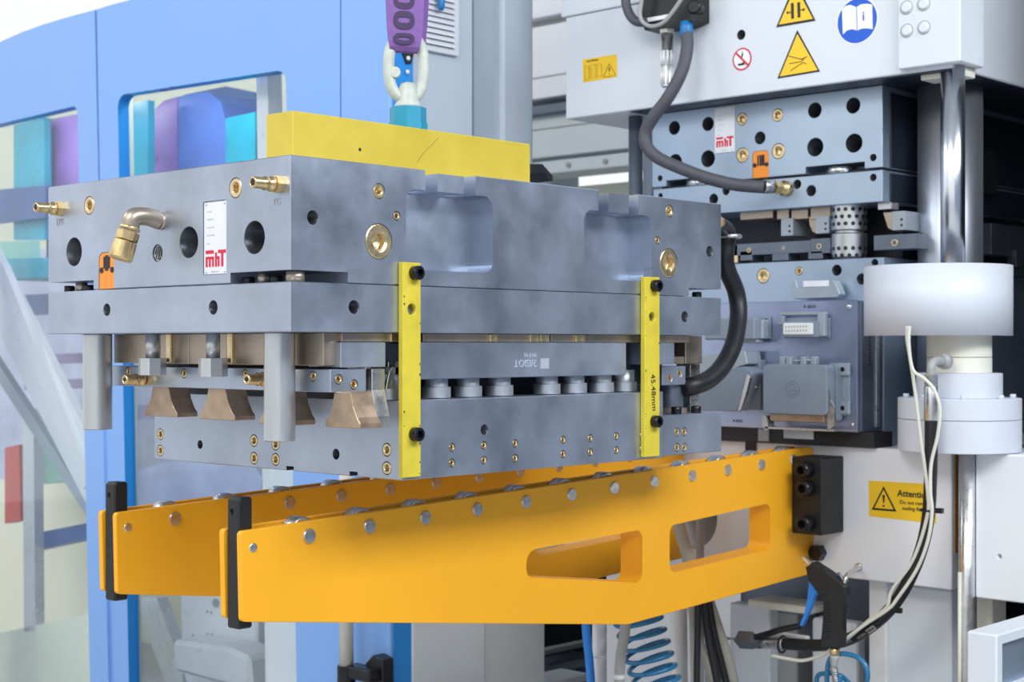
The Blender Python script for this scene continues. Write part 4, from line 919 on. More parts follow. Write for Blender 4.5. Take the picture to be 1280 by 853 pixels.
for px, py, rot in ((1163, 638, 0), (1112, 762, .7)):
    p = onX(px, py, XHo + (.0 if px > 1150 else .02)); b = MB()
    ax = Vector((0, math.sin(rot), math.cos(rot))) ; d_, a_, b2_ = axes(ax)
    b.tube([p + (a_ * math.cos(t) + b2_ * math.sin(t)) * .0225 for t in [2 * math.pi * j / 24 for j in range(24)]], .0035, 8, closed=True); b.box(p.x - .012, p.x, p.y - .035, p.y - .02, p.z - .005, p.z + .007)
    build(b, 'cable_tie', 'black', label='black cable tie round the hose %s' % ('beside the attention sign' if px > 1150 else 'at its bend near the white post'), cat='cable tie')
p = onX(978, 806, XHo + .058); b = MB(); b.tube([p + Vector((0, 0, 0)) + Vector((math.cos(t) * .021, 0, math.sin(t) * .021)) for t in [2 * math.pi * j / 20 for j in range(20)]], .003, 8, closed=True); build(b, 'cable_tie', 'black', label='black cable tie on the metal hose sleeve', cat='cable tie')

# ------------------------------------------------------------------ air blow gun on its hook
XG = 1.70; gs = 5.235
def g(pts): return pxX([(900 + a / gs, 690 + b_ / gs) for a, b_ in pts], XG)
gun = thing('air_gun', 'black air blow gun with blue trigger hanging from a hook', 'air gun', onX(1038, 812, XG))
b = MB(); b.prism(P2(rnd(g([(552, 100), (600, 66), (700, 130), (822, 222), (818, 290), (795, 335), (790, 430), (792, 560), (785, 636), (650, 632), (655, 560), (668, 420), (670, 325), (640, 285), (568, 185)]), [.004, .008, .01, .012, .012, .012, .01, .02, .008, .008, .02, .01, .008, .008, .01], 3), 'X', XG), (.032, 0, 0), .0055); build(b, 'gun_body', 'black_block', gun)
for k in range(12):
    q0 = g([(672, 345 + k * 21)])[0]; q1 = g([(700, 333 + k * 21)])[0]
    build(MB().tube([(XG + .002, q0[0], q0[1]), (XG - .0008, q1[0], q1[1]), (XG - .0008, g([(722, 330 + k * 21)])[0][0], g([(722, 330 + k * 21)])[0][1])], .0014, 6), 'grip_rib', 'black_oxide', gun)
b = MB(); b.prism(P2(rnd(g([(568, 190), (600, 205), (632, 268), (606, 290), (580, 370), (524, 492), (504, 488), (540, 400), (558, 300)]), .003, 3), 'X', XG + .008), (.016, 0, 0), .002); build(b, 'trigger', 'trigger_blue', gun)
t0 = g([(528, 47)])[0]; t1 = g([(574, 92)])[0]; A = Vector((XG + .016, t1[0], t1[1])); B_ = Vector((XG + .016, t0[0], t0[1])); L = (B_ - A).length
b = MB(); b.lathe([(-.006, .013), (.003, .013), (.006, .011), (L + .001, .007), (L + .004, .005), (L + .004, .003), (L, .0028)], A, B_ - A, 20); build(b, 'nozzle', 'brushed', gun)
q = g([(678, 255)])[0]; build(MB().box(XG - .0012, XG + .002, q[0] - .012, q[0] + .012, q[1] - .011, q[1] + .011, .001), 'gun_badge', 'black', gun)
q = g([(602, 185)])[0]; build(MB().cyl((XG - .001, q[0], q[1]), (XG + .002, q[0], q[1]), .0025, 10), 'body_screw', 'black_oxide', gun)
b = MB(); b.tube(spline([Vector((XG + .016, *g([a])[0])) for a in ((740, 165), (756, 150), (770, 170), (795, 205), (812, 185))], 6), .004, 8); build(b, 'hang_eye', 'steel_dark', gun)
f0 = Vector((XG + .016, *g([(730, 634)])[0])); f1 = Vector((XG + .016, *g([(728, 682)])[0])); f2 = Vector((XG + .016, *g([(722, 762)])[0]))
b = MB(); b.lathe([(0, .0085), (.004, .012), (.012, .012), ((f1 - f0).length, .010)], f0, f1 - f0, 18); build(b, 'inlet_fitting', 'brass', gun)
b = MB(); L = (f2 - f1).length; b.lathe([(0, .0115), (L * .3, .0115), (L * .8, .0085), (L, .0085)], f1, f2 - f1, 18); build(b, 'inlet_sleeve', 'pipe_grey', gun)
b = MB(); pts = []; fe = f2 + Vector((0, -.018, -.075))
for k in range(120):
    t = k / 119; c_ = f2.lerp(fe, t); pts.append(c_ + Vector((math.cos(k * .75) * .0085, math.sin(k * .75) * .0085, 0)))
b.tube(pts, .0018, 6); build(b, 'spring_guard', 'brushed', gun)
b = MB(); b.tube(spline([onX(1073, 710, XP - .0), onX(1074, 710, XP - .05), onX(1064, 715, XG + .07), onX(1058, 721, XG + .02), onX(1055, 732, XG + .012), onX(1052, 738, XG + .016)], 7), .0052, 10)
p = onX(1074, 709, XP); b.lathe([(0, .0105), (.006, .0105), (.009, .008)], p, (-1, 0, 0), 16); build(b, 'gun_hook', 'brushed', label='bent steel hook on the press bed holding the air gun', cat='hook')
cable('air_hose', 'blue_hose', [fe + Vector((0, 0, .06)), fe, onX(1064, 880, XG + .02), onX(1030, 890, XG + .05), onX(1021, 850, XG + .055), onX(1033, 842, XG + .05), onX(1052, 846, XG + .045), onX(1070, 862, XG + .04), onX(1082, 858, XG + .035), onX(1084, 838, XG + .03), onX(1072, 822, XG + .03), onX(1048, 818, XG + .03), onX(1036, 828, XG + .03), onX(1034, 860, XG + .035), onX(1040, 900, XG + .05), onX(1040, 1000, XG + .1)], .0062, 'blue air hose looping below the black air gun', 'air hose', n=10)

# ------------------------------------------------------------------ pipes and hoses below the arms
def pipe(nm, mt, p, q, r, label, cat, **k): return build(MB().cyl(p, q, r, 20), nm, mt, label=label, cat=cat, **k)
D = 4.2
def vpipe(px, w_, mt, D, label, lean=0, top=690, nm='pipe', cat='pipe'):
    return pipe(nm, mt, onD(px + lean, 1100, D), onD(px, top, D), w_ / 2 * D / F, label, cat)
o = vpipe(748.5, 17, 'pipe_white', 4.05, 'white plastic pipe with a collar below the orange arm', 1.5, 735)
p = onD(748.8, 819, 4.05); build(MB().cyl(p - Vector((0, 0, .004)), p + Vector((0, 0, .003)), .0205, 20), 'pipe_collar', 'pipe_white', o)
cable('air_hose', 'trigger_blue', [onD(731, 740, 4.0), onD(733, 790, 4.0), onD(737, 830, 4.0), onD(740, 880, 3.98), onD(742, 960, 3.97)], .0115, 'straight blue hose beside the white plastic pipe', 'air hose', n=12)
cable('grey_conduit', 'pipe_grey', [onD(783, 740, 3.85), onD(781, 790, 3.85), onD(776, 820, 3.85), onD(774, 860, 3.85), onD(774, 960, 3.85)], .0135, 'grey conduit with a white band in front of the blue coil', 'conduit', n=14)
p = onD(774.5, 846, 3.85); build(MB().cyl(p - Vector((0, 0, .006)), p + Vector((0, 0, .006)), .0141, 20), 'marker_band', 'pipe_white', label='white marker band round the grey conduit', cat='band')
# coiled hose
pts = []; N_ = 420
for k in range(N_):
    t = k / (N_ - 1); ang = t * 2 * math.pi * 15; c0 = onD(786, 735, 3.98).lerp(onD(852, 960, 3.98), t)
    pts.append(c0 + RT * (.058 * math.cos(ang)) + FW * (.055 * math.sin(ang)) + Vector((0, 0, .018 * math.cos(ang))))
build(MB().tube(pts, .0062, 8), 'coiled_hose', 'blue_hose', label='blue spiral air hose coiled below the orange arm', cat='air hose')
vpipe(848, 22, 'pipe_white', 4.3, 'broad pale pipe right of the blue coil', 2, 760)
cable('grey_conduit', 'hose_beige', [onD(845, 640, 3.95), onD(852, 670, 3.95), onD(862, 705, 3.98), onD(868, 760, 4.16), onD(870, 820, 4.22), onD(872, 900, 4.26), onD(872, 1000, 4.26)], .0165, 'bent grey conduit passing behind the slot of the near arm', 'conduit', n=14)
vpipe(875, 10, 'pipe_grey', 4.14, 'thin straight grey tube behind the slot of the near arm', 0, 640)
cable('beige_hose', 'hose_beige', [onD(862, 740, 4.13), onD(868, 780, 4.10), onD(880, 820, 4.07), onD(893, 860, 4.06), onD(915, 960, 4.06)], .011, 'beige hose slanting down between black hoses', 'hose', n=12)
for i, (a, b_, lab) in enumerate(((872, 872, 'upright black hose beside the beige hose'), (878, 899, 'black hose slanting beside the beige hose'), (884, 910, 'black hose slanting right of the other black hoses'))):
    cable('black_hose', 'rubber', [onD(a, 740, 3.98 + .03 * i), onD(a + (b_ - a) * .3, 790, 3.98 + .03 * i), onD(b_ - 1, 860, 3.98 + .03 * i), onD(b_ + (b_ - a) * .8, 960, 3.98 + .03 * i)], .0085 if i == 0 else .0105, lab, 'hose', n=10)
cable('beige_hose', 'hose_beige', [onD(882, 740, 4.12), onD(895, 780, 4.12), onD(908, 820, 4.12), onD(920, 870, 4.12), onD(935, 960, 4.12)], .0155, 'thick beige hose at the edge of the white frame panel', 'hose', n=12)
# dark cabinet bay behind the pipes
cbn = thing('control_bay', 'open black control bay with shelf below the arms', 'cabinet', onD(720, 900, 5.2))
pc0 = onD(683, 800, 4.9); 
def axbox(nm, mt, px0, px1, pt, pb, Y, d, parent=None, bev=.003, **k):
    """box whose front face looks to -Y"""
    x0, x1 = xY(px0, Y), xY(px1, Y); pm = (px0 + px1) / 2
    zb = onY(pm, pb, Y).z if pb else 0.
    return build(MB().box(x0, x1, Y, Y + d, zb, onY(pm, pt, Y).z, bev), nm, mt, parent, **k)
axbox('bay_back', 'steel_black', 680, 800, 700, 1000, 1.65, .05, cbn)
axbox('bay_rail', 'pipe_grey', 680, 790, 801, 808, 1.55, .03, cbn)
axbox('bay_shelf', 'steel_dark', 684, 770, 833, 842, 1.45, .2, cbn)
axbox('bay_sheet', 'plate_white', 684, 735, 848, 858, 1.35, .12, cbn)
bx('panel', 'bed_white', 757, 880, 690, None, 2.06, .04, None, None, parent=mfr)

# ------------------------------------------------------------------ signs on the press
XS_ = XH - .0008
def polyX(nm, mt, pts, X, d=.0007, parent=None, **k): return build(MB().prism(P2(pxX(pts, X), 'X', X), (d, 0, 0)), nm, mt, parent, **k)
s = thing('hazard_triangle', 'yellow warning triangle with clamping bars symbol', 'sign', onX(994, 30, XS_))
polyX('sign_border', 'ink', [(994.5, -24), (1019.5, 26), (970, 34.5)], XS_, parent=s)
polyX('sign_field', 'sign_yellow', [(994.5, -17), (1016, 23.5), (973.5, 30.8)], XS_ - .0006, parent=s)
polyX('symbol_bar', 'ink', [(988.5, 4), (992, 3.6), (992.5, 23.2), (989, 23.7)], XS_ - .0012, parent=s); polyX('symbol_bar', 'ink', [(996.5, 3), (1000, 2.6), (1000.5, 21.6), (997, 22.1)], XS_ - .0012, parent=s)
polyX('symbol_arrow', 'ink', [(982.5, 16), (985, 13.5), (985, 15), (988.5, 14.4), (988.5, 16), (985, 16.6), (985, 18)], XS_ - .0012, parent=s); polyX('symbol_arrow', 'ink', [(1006.5, 11.8), (1004, 14.5), (1004, 12.8), (1000.8, 13.4), (1000.8, 11.8), (1004, 11.2), (1004, 9.6)], XS_ - .0012, parent=s)
s = thing('hazard_triangle', 'yellow warning triangle with spraying jet lines', 'sign', onX(997, 95, XS_))
polyX('sign_border', 'ink', [(996.5, 37.5), (1025, 89.5), (971.5, 98.5)], XS_, parent=s)
polyX('sign_field', 'sign_yellow', [(996.6, 42.5), (1022, 87.6), (974.6, 95.6)], XS_ - .0006, parent=s)
for pl_ in (((986, 70), (1003, 74.5)), ((987, 79.5), (1002, 77), (1006, 72)), ((988, 88.5), (1004, 78), (1008, 80)), ((1002, 74), (1009, 71))):
    build(MB().tube([onX(a, b_, XS_ - .001) for a, b_ in pl_], .0009, 5), 'symbol_line', 'ink', s)
s = thing('read_manual_sign', 'round blue sign with white open book symbol', 'sign', onX(1071.5, 55, XS_))
pc = onX(1071.5, 26, XS_)
def disc(nm, mt, c_, r, X, parent, n=40, **k): return build(MB().lathe([(0, r), (.0007, r)], (X, c_.y, c_.z), (1, 0, 0), n), nm, mt, parent, **k)
ry = .0605
disc('sign_rim', 'sign_white', pc, ry, XS_, s); disc('sign_field', 'sign_blue', pc, ry - .0035, XS_ - .0006, s)
polyX('book_page', 'sign_white', [(1052.5, 12), (1057, 7.5), (1063, 6), (1070, 8.8), (1071, 38), (1065, 36.5), (1059, 38), (1053.5, 43)], XS_ - .0012, parent=s)
polyX('book_page', 'sign_white', [(1071, 8.6), (1076, 5.5), (1083, 4.6), (1090.2, 5.5), (1090.8, 36.5), (1084, 35.5), (1077, 35.8), (1072, 38)], XS_ - .0012, parent=s)
text('i', .034, 'sign_blue', onX(1079.3, 20.5, XS_ - .0018), 'X', s, bold=.0004)
s = thing('prohibition_sign', 'small round white prohibition sign with red ring and slash', 'sign', onX(927.5, 88, XS_))
pc = onX(927.5, 74, XS_); disc('sign_rim', 'sign_red', pc, .031, XS_, s); disc('sign_field', 'sign_white', pc, .0262, XS_ - .0006, s)
polyX('boot_symbol', 'ink', [(922, 80), (927, 79), (930, 77), (931, 81), (923, 82.5)], XS_ - .0012, parent=s); polyX('flame_symbol', 'ink', [(926, 72), (927.5, 66), (928, 63.5), (929, 68), (927.5, 72)], XS_ - .0012, parent=s)
build(MB().prism([onX(*a, XS_ - .0018) for a in ((918.3, 66.5), (920, 64.8), (936.6, 81.2), (935, 83.2))], (.0006, 0, 0)), 'red_slash', 'sign_red', s)
s = thing('clearance_sign', 'yellow rectangular label with gap drawing and small warning triangle', 'sign', onX(749, 100, XS_))
polyX('sign_field', 'sign_yellow', [(728, 74.5), (771, 67.8), (771.2, 96.3), (728.8, 103.3)], XS_, parent=s)
me = text('max.100 mm', .0085, 'ink', onX(740.5, 75.6, XS_ - .0008), 'X', s)
for pl_, cl_ in (([(731, 83), (735.5, 82.3), (735.8, 100), (731.5, 100.8)], 1), ([(737, 82), (744, 80.8), (744.4, 96.5), (737.4, 97.8)], 1), ([(746, 80.5), (752, 79.4), (752.4, 95.5), (746.4, 96.8)], 1), ([(737.5, 84.5), (740.5, 88), (738, 94.5), (741, 94)], 0)):
    build(MB().tube([onX(a, b_, XS_ - .0008) for a, b_ in pl_], .0006, 4, closed=bool(cl_)), 'drawing_line', 'brown', s)
build(MB().tube([onX(a, b_, XS_ - .0008) for a, b_ in ((761.5, 79.5), (769.6, 94), (754.3, 96.6))], .0009, 5, closed=True), 'triangle_outline', 'ink', s)
polyX('exclamation_mark', 'ink', [(760.7, 84.5), (762.5, 84.2), (762, 89.5), (761.2, 89.6)], XS_ - .0008, parent=s); disc('exclamation_dot', 'ink', onX(761.7, 92.3, XS_), .0019, XS_ - .0008, s, 12)
XA = XP - .0008
s = thing('attention_sign', 'yellow attention label with warning triangle on the press bed', 'sign', onX(1120, 645, XA))
polyX('sign_field', 'sign_yellow', [(1086, 601), (1170, 606), (1170, 655), (1086.2, 645.5)], XA, parent=s)
pts = [(1104.4, 608), (1120.5, 640), (1089.5, 637.5)]
polyX('triangle_border', 'ink', pts, XA - .0006, parent=s); polyX('triangle_field', 'sign_yellow', [(1104.4, 612.5), (1116.8, 637.2), (1093, 635.2)], XA - .0012, parent=s)
polyX('exclamation_mark', 'ink', [(1103, 619), (1106, 619.2), (1105.3, 629), (1103.9, 629)], XA - .0018, parent=s); disc('exclamation_dot', 'ink', onX(1104.8, 632.6, XA), .0027, XA - .0018, s, 12)
text('Attention', .023, 'ink', onX(1142, 618.5, XA - .0008), 'X', s, bold=.0004); text('Do not remove', .0135, 'ink', onX(1144, 629.5, XA - .0008), 'X', s); text('sealing flange', .0135, 'ink', onX(1143.5, 636.8, XA - .0008), 'X', s)

# ------------------------------------------------------------------ valve, silencer and hoses on the press head
vb = thing('valve_block', 'black pneumatic valve block with silencer on the press head', 'valve', onX(830, 20, XH))
polyX('valve_body', 'black', [(801, -40), (868, -45), (868, 24), (850, 32), (806, 38), (800, 22)], XH - .07, .069, vb)
build(MB().box(XH - .074, XH - .07, yX(838, XH - .07), yX(806, XH - .07), onX(820, 26, XH - .07).z, onX(820, 21, XH - .07).z), 'valve_label', 'plate_white', vb)
p = onX(834, 34, XH - .045); q = onX(834, 42, XH - .045); b = MB(); b.hexp(q, p, .022); build(b, 'silencer_nut', 'cable_white', vb)
q2 = onX(834, 110, XH - .045); so = build(MB().lathe([(0, .0125), (.003, .0165), (.003, .0165), ((q - q2).length, .0165)], q2, q - q2, 24), 'silencer', 'brushed', vb)
for k in range(-2, 3):
    t = a_mid + R(40) * k
    for z0, z1 in ((106, 86), (82, 64)):
        d_ = Vector((math.cos(t), math.sin(t), 0)); c0 = onX(834, z0, XH - .045) + d_ * .0158; c1 = onX(834, z1, XH - .045) + d_ * .0158; build(MB().cyl(c0, c1, .0042, 8), 'silencer_vent', 'plate_white', so)
p = onX(858, 27, XH - .06); q = onX(858, 46, XH - .06); b = MB(); b.lathe([(0, .0175), (.004, .019), ((p - q).length * .6, .0185), ((p - q).length, .0165)], q, p - q, 24); build(b, 'hose_collar', 'blue_plastic', vb)
p = onX(867, 10, XH - .06); build(MB().lathe([(0, .02), (.03, .02), (.036, .015)], p + Vector((.02, 0, 0)), (-1, -.3, 0), 20), 'valve_knob', 'black_oxide', vb)
cable('grey_air_hose', 'hose_grey', [onX(a, b_, X_) for a, b_, X_ in ((858, 40, XH - .06), (859, 60, XH - .07), (852, 90, XH - .09), (835, 122, XH - .11), (817, 146, XH - .12), (807, 165, XH - .12), (808, 182, XH - .12), (822, 197, XH - .11), (850, 210, XH - .09), (885, 223, XH - .06), (920, 231, XH - .02), (956, 234, XH + .012))], .0175, 'grey rubber air hose curving from the valve to the upper mould half', 'hose', n=16)
ft = thing('hose_fitting', 'brass hose fitting on the upper mould half plate', 'fitting', onX(972, 240, XM))
p0, p1, p2 = onX(955, 233, XH + .012), onX(966, 234, XM - .05), onX(984, 236, XM + .001); b = MB()
b.lathe([(0, .0185), (.004, .0195), ((p1 - p0).length, .018)], p0, p1 - p0, 20); build(b, 'hose_ferrule', 'brushed', ft)
b = MB(); b.hexp(p1, p1.lerp(p2, .45), .019); b.lathe([((p2 - p1).length * .45, .0165), ((p2 - p1).length * .7, .0165), ((p2 - p1).length * .7, .021), ((p2 - p1).length, .021)], p1, p2 - p1, 20); build(b, 'fitting_nut', 'brass', ft)
cable('grey_cable', 'hose_grey', [onX(a, b_, XH - .085) for a, b_ in ((784, -20), (782, 0), (786, 16), (794, 26), (806, 28))], .0135, 'thick grey cable entering the black valve block', 'cable', n=12)
cable('grey_cable', 'pipe_grey', [onX(a, b_, XH - .10) for a, b_ in ((804, -10), (802, 2), (800, 18), (804, 28), (814, 33), (828, 29), (840, 16), (852, -2), (856, -14))], .0058, 'thin grey cable looping below the black valve block', 'cable', n=10)
# black hose looping from the hanging mould
cable('black_hose', 'rubber', [Vector((LX + .03, .05, onY(905, 283, .05).z)), onY(908, 290, .07), onY(907, 330, .08), onY(920, 365, .08), onY(923, 395, .07), onY(917, 430, .05), onY(903, 458, .04), onY(884, 476, .04), onY(862, 484, .05), onY(858, 485, .08)], .0205, 'thick black hose looping down at the end of the hanging mould', 'hose', n=16)
p = onY(912, 296, .06); b = MB(); b.tube([p + Vector((.024 * math.cos(t), .024 * math.sin(t), .0)) for t in [2 * math.pi * j / 20 for j in range(20)]], .005, 8, closed=True); build(b, 'hose_clip', 'brushed', label='silver clip round the top of the thick black hose', cat='clip')

# ------------------------------------------------------------------ blue cabinet on the left
Pa = onD(425, 432, 4.5); fd = (RT * -math.sin(R(51.6)) + FW * math.cos(R(51.6))); fn = Vector((-fd.y, fd.x, 0))
if fn.dot(FW) < 0: fn = -fn          # fn points away from the camera
def onP(px, py, o_, n_):
    d = ray(px, py); return CAMP + d * ((o_ - CAMP).dot(n_) / d.dot(n_))
cabt = thing('blue_cabinet', 'large light blue machine cabinet with rounded tinted windows behind the hanging mould', 'cabinet', Vector((Pa.x + .6, Pa.y + 1, 0)))
def quadplate(nm, mt, corners, hole_, o_, n_, th, parent, rr=.04):
    """flat panel through photo points on a plane, with a rounded window cut out"""
    pts = [onP(a, b_, o_, n_) for a, b_ in corners]; ob = build(MB().prism(pts, n_ * th), nm, mt, parent)
    if hole_:
        dirs = fd if n_ is fn else fd2
        h2 = [onP(a, b_, o_, n_) for a, b_ in hole_]; h2 = [((p - o_).dot(dirs), p.z) for p in h2]
        h2 = rnd(h2, rr, 6); c = MB(); c.prism([o_ + dirs * s_ + Vector((0, 0, z_ - o_.z)) - n_ * .05 for s_, z_ in h2], n_ * (th + .1)); cut(ob, c, 'blue_deep')
    return ob
Pb = onP(119, 432, Pa, fn)
quadplate('door_panel', 'blue_paint', [(119.5, -60), (425, -70), (425, 1080), (141, 1080)], [(147, 119), (357, 87), (373, 980), (163, 960)], Pa, fn, .045, cabt)
fd2 = (RT * -math.sin(R(44)) + FW * math.cos(R(44))); fn2 = Vector((-fd2.y, fd2.x, 0))
if fn2.dot(FW) < 0: fn2 = -fn2
quadplate('side_panel', 'blue_paint', [(-60, 86), (-20, 63), (0, 52.5), (28, 40), (56, 30), (88, 20.5), (118, 12.5), (118.3, 12), (140, 1080), (-60, 1150)], [(-30, 162), (96.5, 132), (113.5, 905), (-30, 960)], Pb, fn2, .045, cabt, .03)
# door panel's top edge: it curves down to the left in the photo, so the panel above the picture is cut
c = MB(); cp_ = [onP(a, b_, Pa, fn) - fn * .05 for a, b_ in ((112, 14.5), (140, 5.8), (165, -.8), (215, -13), (300, -30), (300, -90), (112, -90))]; c.prism(cp_, fn * .2)
cut([o for o in cabt.children if o.name.startswith('door_panel')][0], c)
for nm, o_, n_, rc_ in (('window_pane', Pa, fn, [(140, 105), (362, 75), (380, 985), (150, 980)]), ('window_pane', Pb, fn2, [(-40, 152), (102, 126), (119, 915), (-40, 970)])):
    build(MB().prism([onP(a, b_, o_, n_) + n_ * .03 for a, b_ in rc_], n_ * .006), nm, 'glass', cabt)
# corner post with darker side
pA = Pa - fn * .0; x0 = xY(425, Pa.y)
y1p = Pa.y; Xf = Pa.x - .0
post_y0 = yX(487, Xf); x_end = xY(516, post_y0)
build(MB().box(Xf, x_end, post_y0, y1p - .001, 0, 3.4, .006), 'corner_post', 'blue_paint', cabt)
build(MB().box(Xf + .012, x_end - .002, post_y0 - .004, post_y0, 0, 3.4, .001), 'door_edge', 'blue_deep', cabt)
pq = onP(330, 700, Pa, fn)
# hinge tag on the post edge
tg = build(MB().prism([onY(a, b_, post_y0 - .008) for a, b_ in ((501, 40), (519, 40), (518, 66), (514, 80), (508, 80), (503, 66))], (0, .004, 0)), 'hinge_tag', 'black', cabt)
for px, py in ((510, 73), (509, 90)): inst(lathe_mesh('tag_screw', [(0, .007), (.004, .006), (.006, .003)], 'plate_white', 14), 'tag_screw', onY(px, py, post_y0 - .008), FACE['Y'][0], cabt)
# door handle bar
hd_ = thing('door_handle', 'cream tubular handle with black bracket on the blue cabinet', 'handle', onX(432, 900, Xf - .06))
p = onX(433, 832, Xf - .07); build(MB().cyl(p, onX(433, 560, Xf - .07), .0205, 24), 'handle_tube', 'cable_white', hd_)
p2 = onX(433, 960, Xf - .07); build(MB().cyl(p2, p, .0265, 24, .002), 'handle_end', 'black_oxide', hd_)
build(MB().box(Xf - .085, Xf - .03, yX(470, Xf - .06), yX(436, Xf - .06), onX(455, 850, Xf - .06).z, onX(455, 834, Xf - .06).z, .006), 'handle_arm', 'black_oxide', hd_)
b = MB(); b.prism(P2(rnd(pxX([(456, 905), (456, 830), (466, 819), (478, 826), (479, 905)], Xf - .045), .008), 'X', Xf - .045), (.044, 0, 0), .003); build(b, 'handle_plate', 'black_oxide', hd_)
# grey cabinet right of it
Yc = post_y0 + .02
gcb = thing('grey_cabinet', 'tall pale grey cabinet with louvre vent beside the blue cabinet', 'cabinet', (xY(560, Yc), Yc + .2, 0))
axbox('cabinet_side', 'cab_pale', 515.5, 591, -80, None, Yc, .5, gcb)
axbox('cabinet_column', 'cab_grey', 592.5, 628, -80, None, Yc + .03, .4, gcb)  # darker grey paints in the shading of this column face
axbox('cabinet_column', 'cab_pale', 628, 667.5, -80, None, Yc - .01, .4, gcb, .012)
lv = axbox('louvre_vent', 'louvre_grey', 527, 574, -60, 66, Yc - .015, .015, gcb, .002)
for k in range(16):
    py = 58 - k * 7.2
    q0, q1 = onY(532, py - 3, Yc - .0155), onY(567, py, Yc - .0155)
    build(MB().box(q0.x, q1.x, Yc - .0158, Yc - .014, (q0.z + q1.z) / 2 - .0032, (q0.z + q1.z) / 2 + .0032), 'louvre_slot', 'black', lv)
    build(MB().prism([(q0.x - .002, Yc - .015, q0.z + .004), (q0.x - .002, Yc - .024, q0.z + .0015), (q0.x - .002, Yc - .015, q0.z + .018)], (q1.x - q0.x + .004, 0, 0)), 'louvre_slat', 'louvre_grey', lv)
p = onY(551.5, 2, Yc - .04); build(MB().lathe([(0, .007), (.012, .0105), (.03, .011), (.06, .009)], (p.x, p.y, onY(551, 13, Yc - .04).z), (0, 0, 1), 16), 'blue_knob', 'blue_plastic', gcb)
axbox('cabinet_base', 'cab_base_lit', 516, 606, 600, None, Yc - .03, .3, gcb); axbox('cabinet_base', 'beam_pale', 606, 681, 600, None, Yc - .02, .3, gcb)

# ------------------------------------------------------------------ inside the cabinet, seen through the panes
def inner(nm, mt, pts, back, th, label, cat, o_=None, n_=None, group=None, bev=0):
    o_ = o_ if o_ is not None else Pa; n_ = n_ if n_ is not None else fn
    oo = o_ + n_ * back
    return build(MB().prism([onP(a, b_, oo, n_) for a, b_ in pts], n_ * th, bev), nm, mt, label=label, cat=cat, group=group)
def cpart(nm, mt, pts, back, th, o_=None, n_=None, bev=0):
    o_ = o_ if o_ is not None else Pa; n_ = n_ if n_ is not None else fn
    return build(MB().prism([onP(a, b_, o_ + n_ * back, n_) for a, b_ in pts], n_ * th, bev), nm, mt, cabt)
cpart('back_board', 'lilac', [(-60, 330), (430, 250), (430, 640), (-60, 640)], 1.7, .05)
cpart('ceiling_board', 'pale_cab', [(-60, 60), (430, 20), (430, 250), (-60, 330)], 1.7, .05)
cpart('wall_board', 'pale_cab', [(-60, 640), (430, 640), (430, 1050), (-60, 1050)], 1.7, .05)
cpart('inner_frame', 'pale_cab', [(149, 112), (157, 111), (170, 980), (162, 980)], .05, .03)
cpart('teal_sheen', 'teal', [(159, 131), (185, 125), (185, 430), (159, 430)], .34, .03)  # teal panels paint in the coloured sheen of the coated glass
cpart('teal_sheen', 'teal', [(282, 148), (319, 140), (319, 430), (282, 430)], .40, .03)
cpart('hood', 'navy', [(188, 140), (232, 118), (282, 108), (320, 116), (320, 150), (282, 158), (200, 156)], .95, .06)
cpart('window_post', 'pipe_white', [(320, 70), (334, 66), (352, 1000), (334, 1000)], .10, .06)
cpart('window_post', 'plate_white', [(338, 560), (369, 560), (374, 1000), (334, 1000)], .06, .03)
cpart('shelf', 'lilac', [(150, 431), (335, 428), (335, 436), (150, 440)], .30, .7)
for a, b_, mt in ((440, 452, 'slat_lilac'), (472, 484, 'slat_lilac'), (508, 526, 'slat_lilac')):
    cpart('rack_slat', mt, [(30, a + 4), (330, a - 6), (330, b_ - 6), (30, b_ + 4)], 1.2, .1)
cpart('lower_shelf', 'navy', [(150, 652), (335, 628), (335, 640), (150, 664)], .30, .45)
cpart('teal_sheen', 'teal', [(17, 157), (55, 147), (56, 300), (17, 300)], .36, .03, Pb, fn2)
cpart('shelf', 'teal', [(-14, 324), (72, 322), (72, 346), (-14, 350)], .30, .4, Pb, fn2)
cpart('shelf', 'navy', [(-14, 370), (110, 366), (110, 388), (-14, 394)], .55, .2, Pb, fn2)
cpart('cross_bar', 'navy', [(38, 668), (120, 652), (120, 672), (38, 690)], .28, .06, Pb, fn2)
cpart('floor_panel', 'floor_yellow', [(-14, 600), (122, 600), (122, 800), (-14, 800)], .75, .04, Pb, fn2)
cpart('skirt', 'pale_cab', [(-14, 795), (122, 765), (122, 950), (-14, 950)], .24, .05, Pb, fn2)
inner('violet_sheen', 'violet', [(184, 160), (192, 138), (205, 126), (222, 121), (222, 430), (184, 430)], .46, .22, 'violet panel put in for the coloured sheen of the large window', 'tank')  # violet and blue panels stand for reflections in the coated window glass
inner('indigo_sheen', 'indigo', [(223, 121), (240, 117), (262, 116), (276, 128), (282, 150), (282, 429.5), (223, 430)], .44, .24, 'deep blue panel put in for the coloured sheen of the large window', 'tank')
inner('violet_sheen', 'violet', [(58, 150), (110, 140), (110, 322), (58, 323)], .42, .2, 'violet panel put in for the coloured sheen of the narrow window beside the blue post', 'tank', Pb, fn2)
inner('navy_box', 'navy', [(-12, 238), (57, 232), (57, 272), (-12, 280)], .315, .03, 'dark blue band panel across the teal panel of the narrow window', 'panel', Pb, fn2)
inner('mint_bin', 'mint', [(-12, 303), (38, 301), (39, 323), (-12, 324)], .31, .04, 'mint green bin on the teal shelf behind the narrow window', 'bin', Pb, fn2)
inner('lilac_crate', 'lilac', [(167, 590), (240, 568), (305, 566), (327, 596), (327, 628), (167, 650)], .45, .25, 'lilac crate seen below the mould through the large window', 'crate')
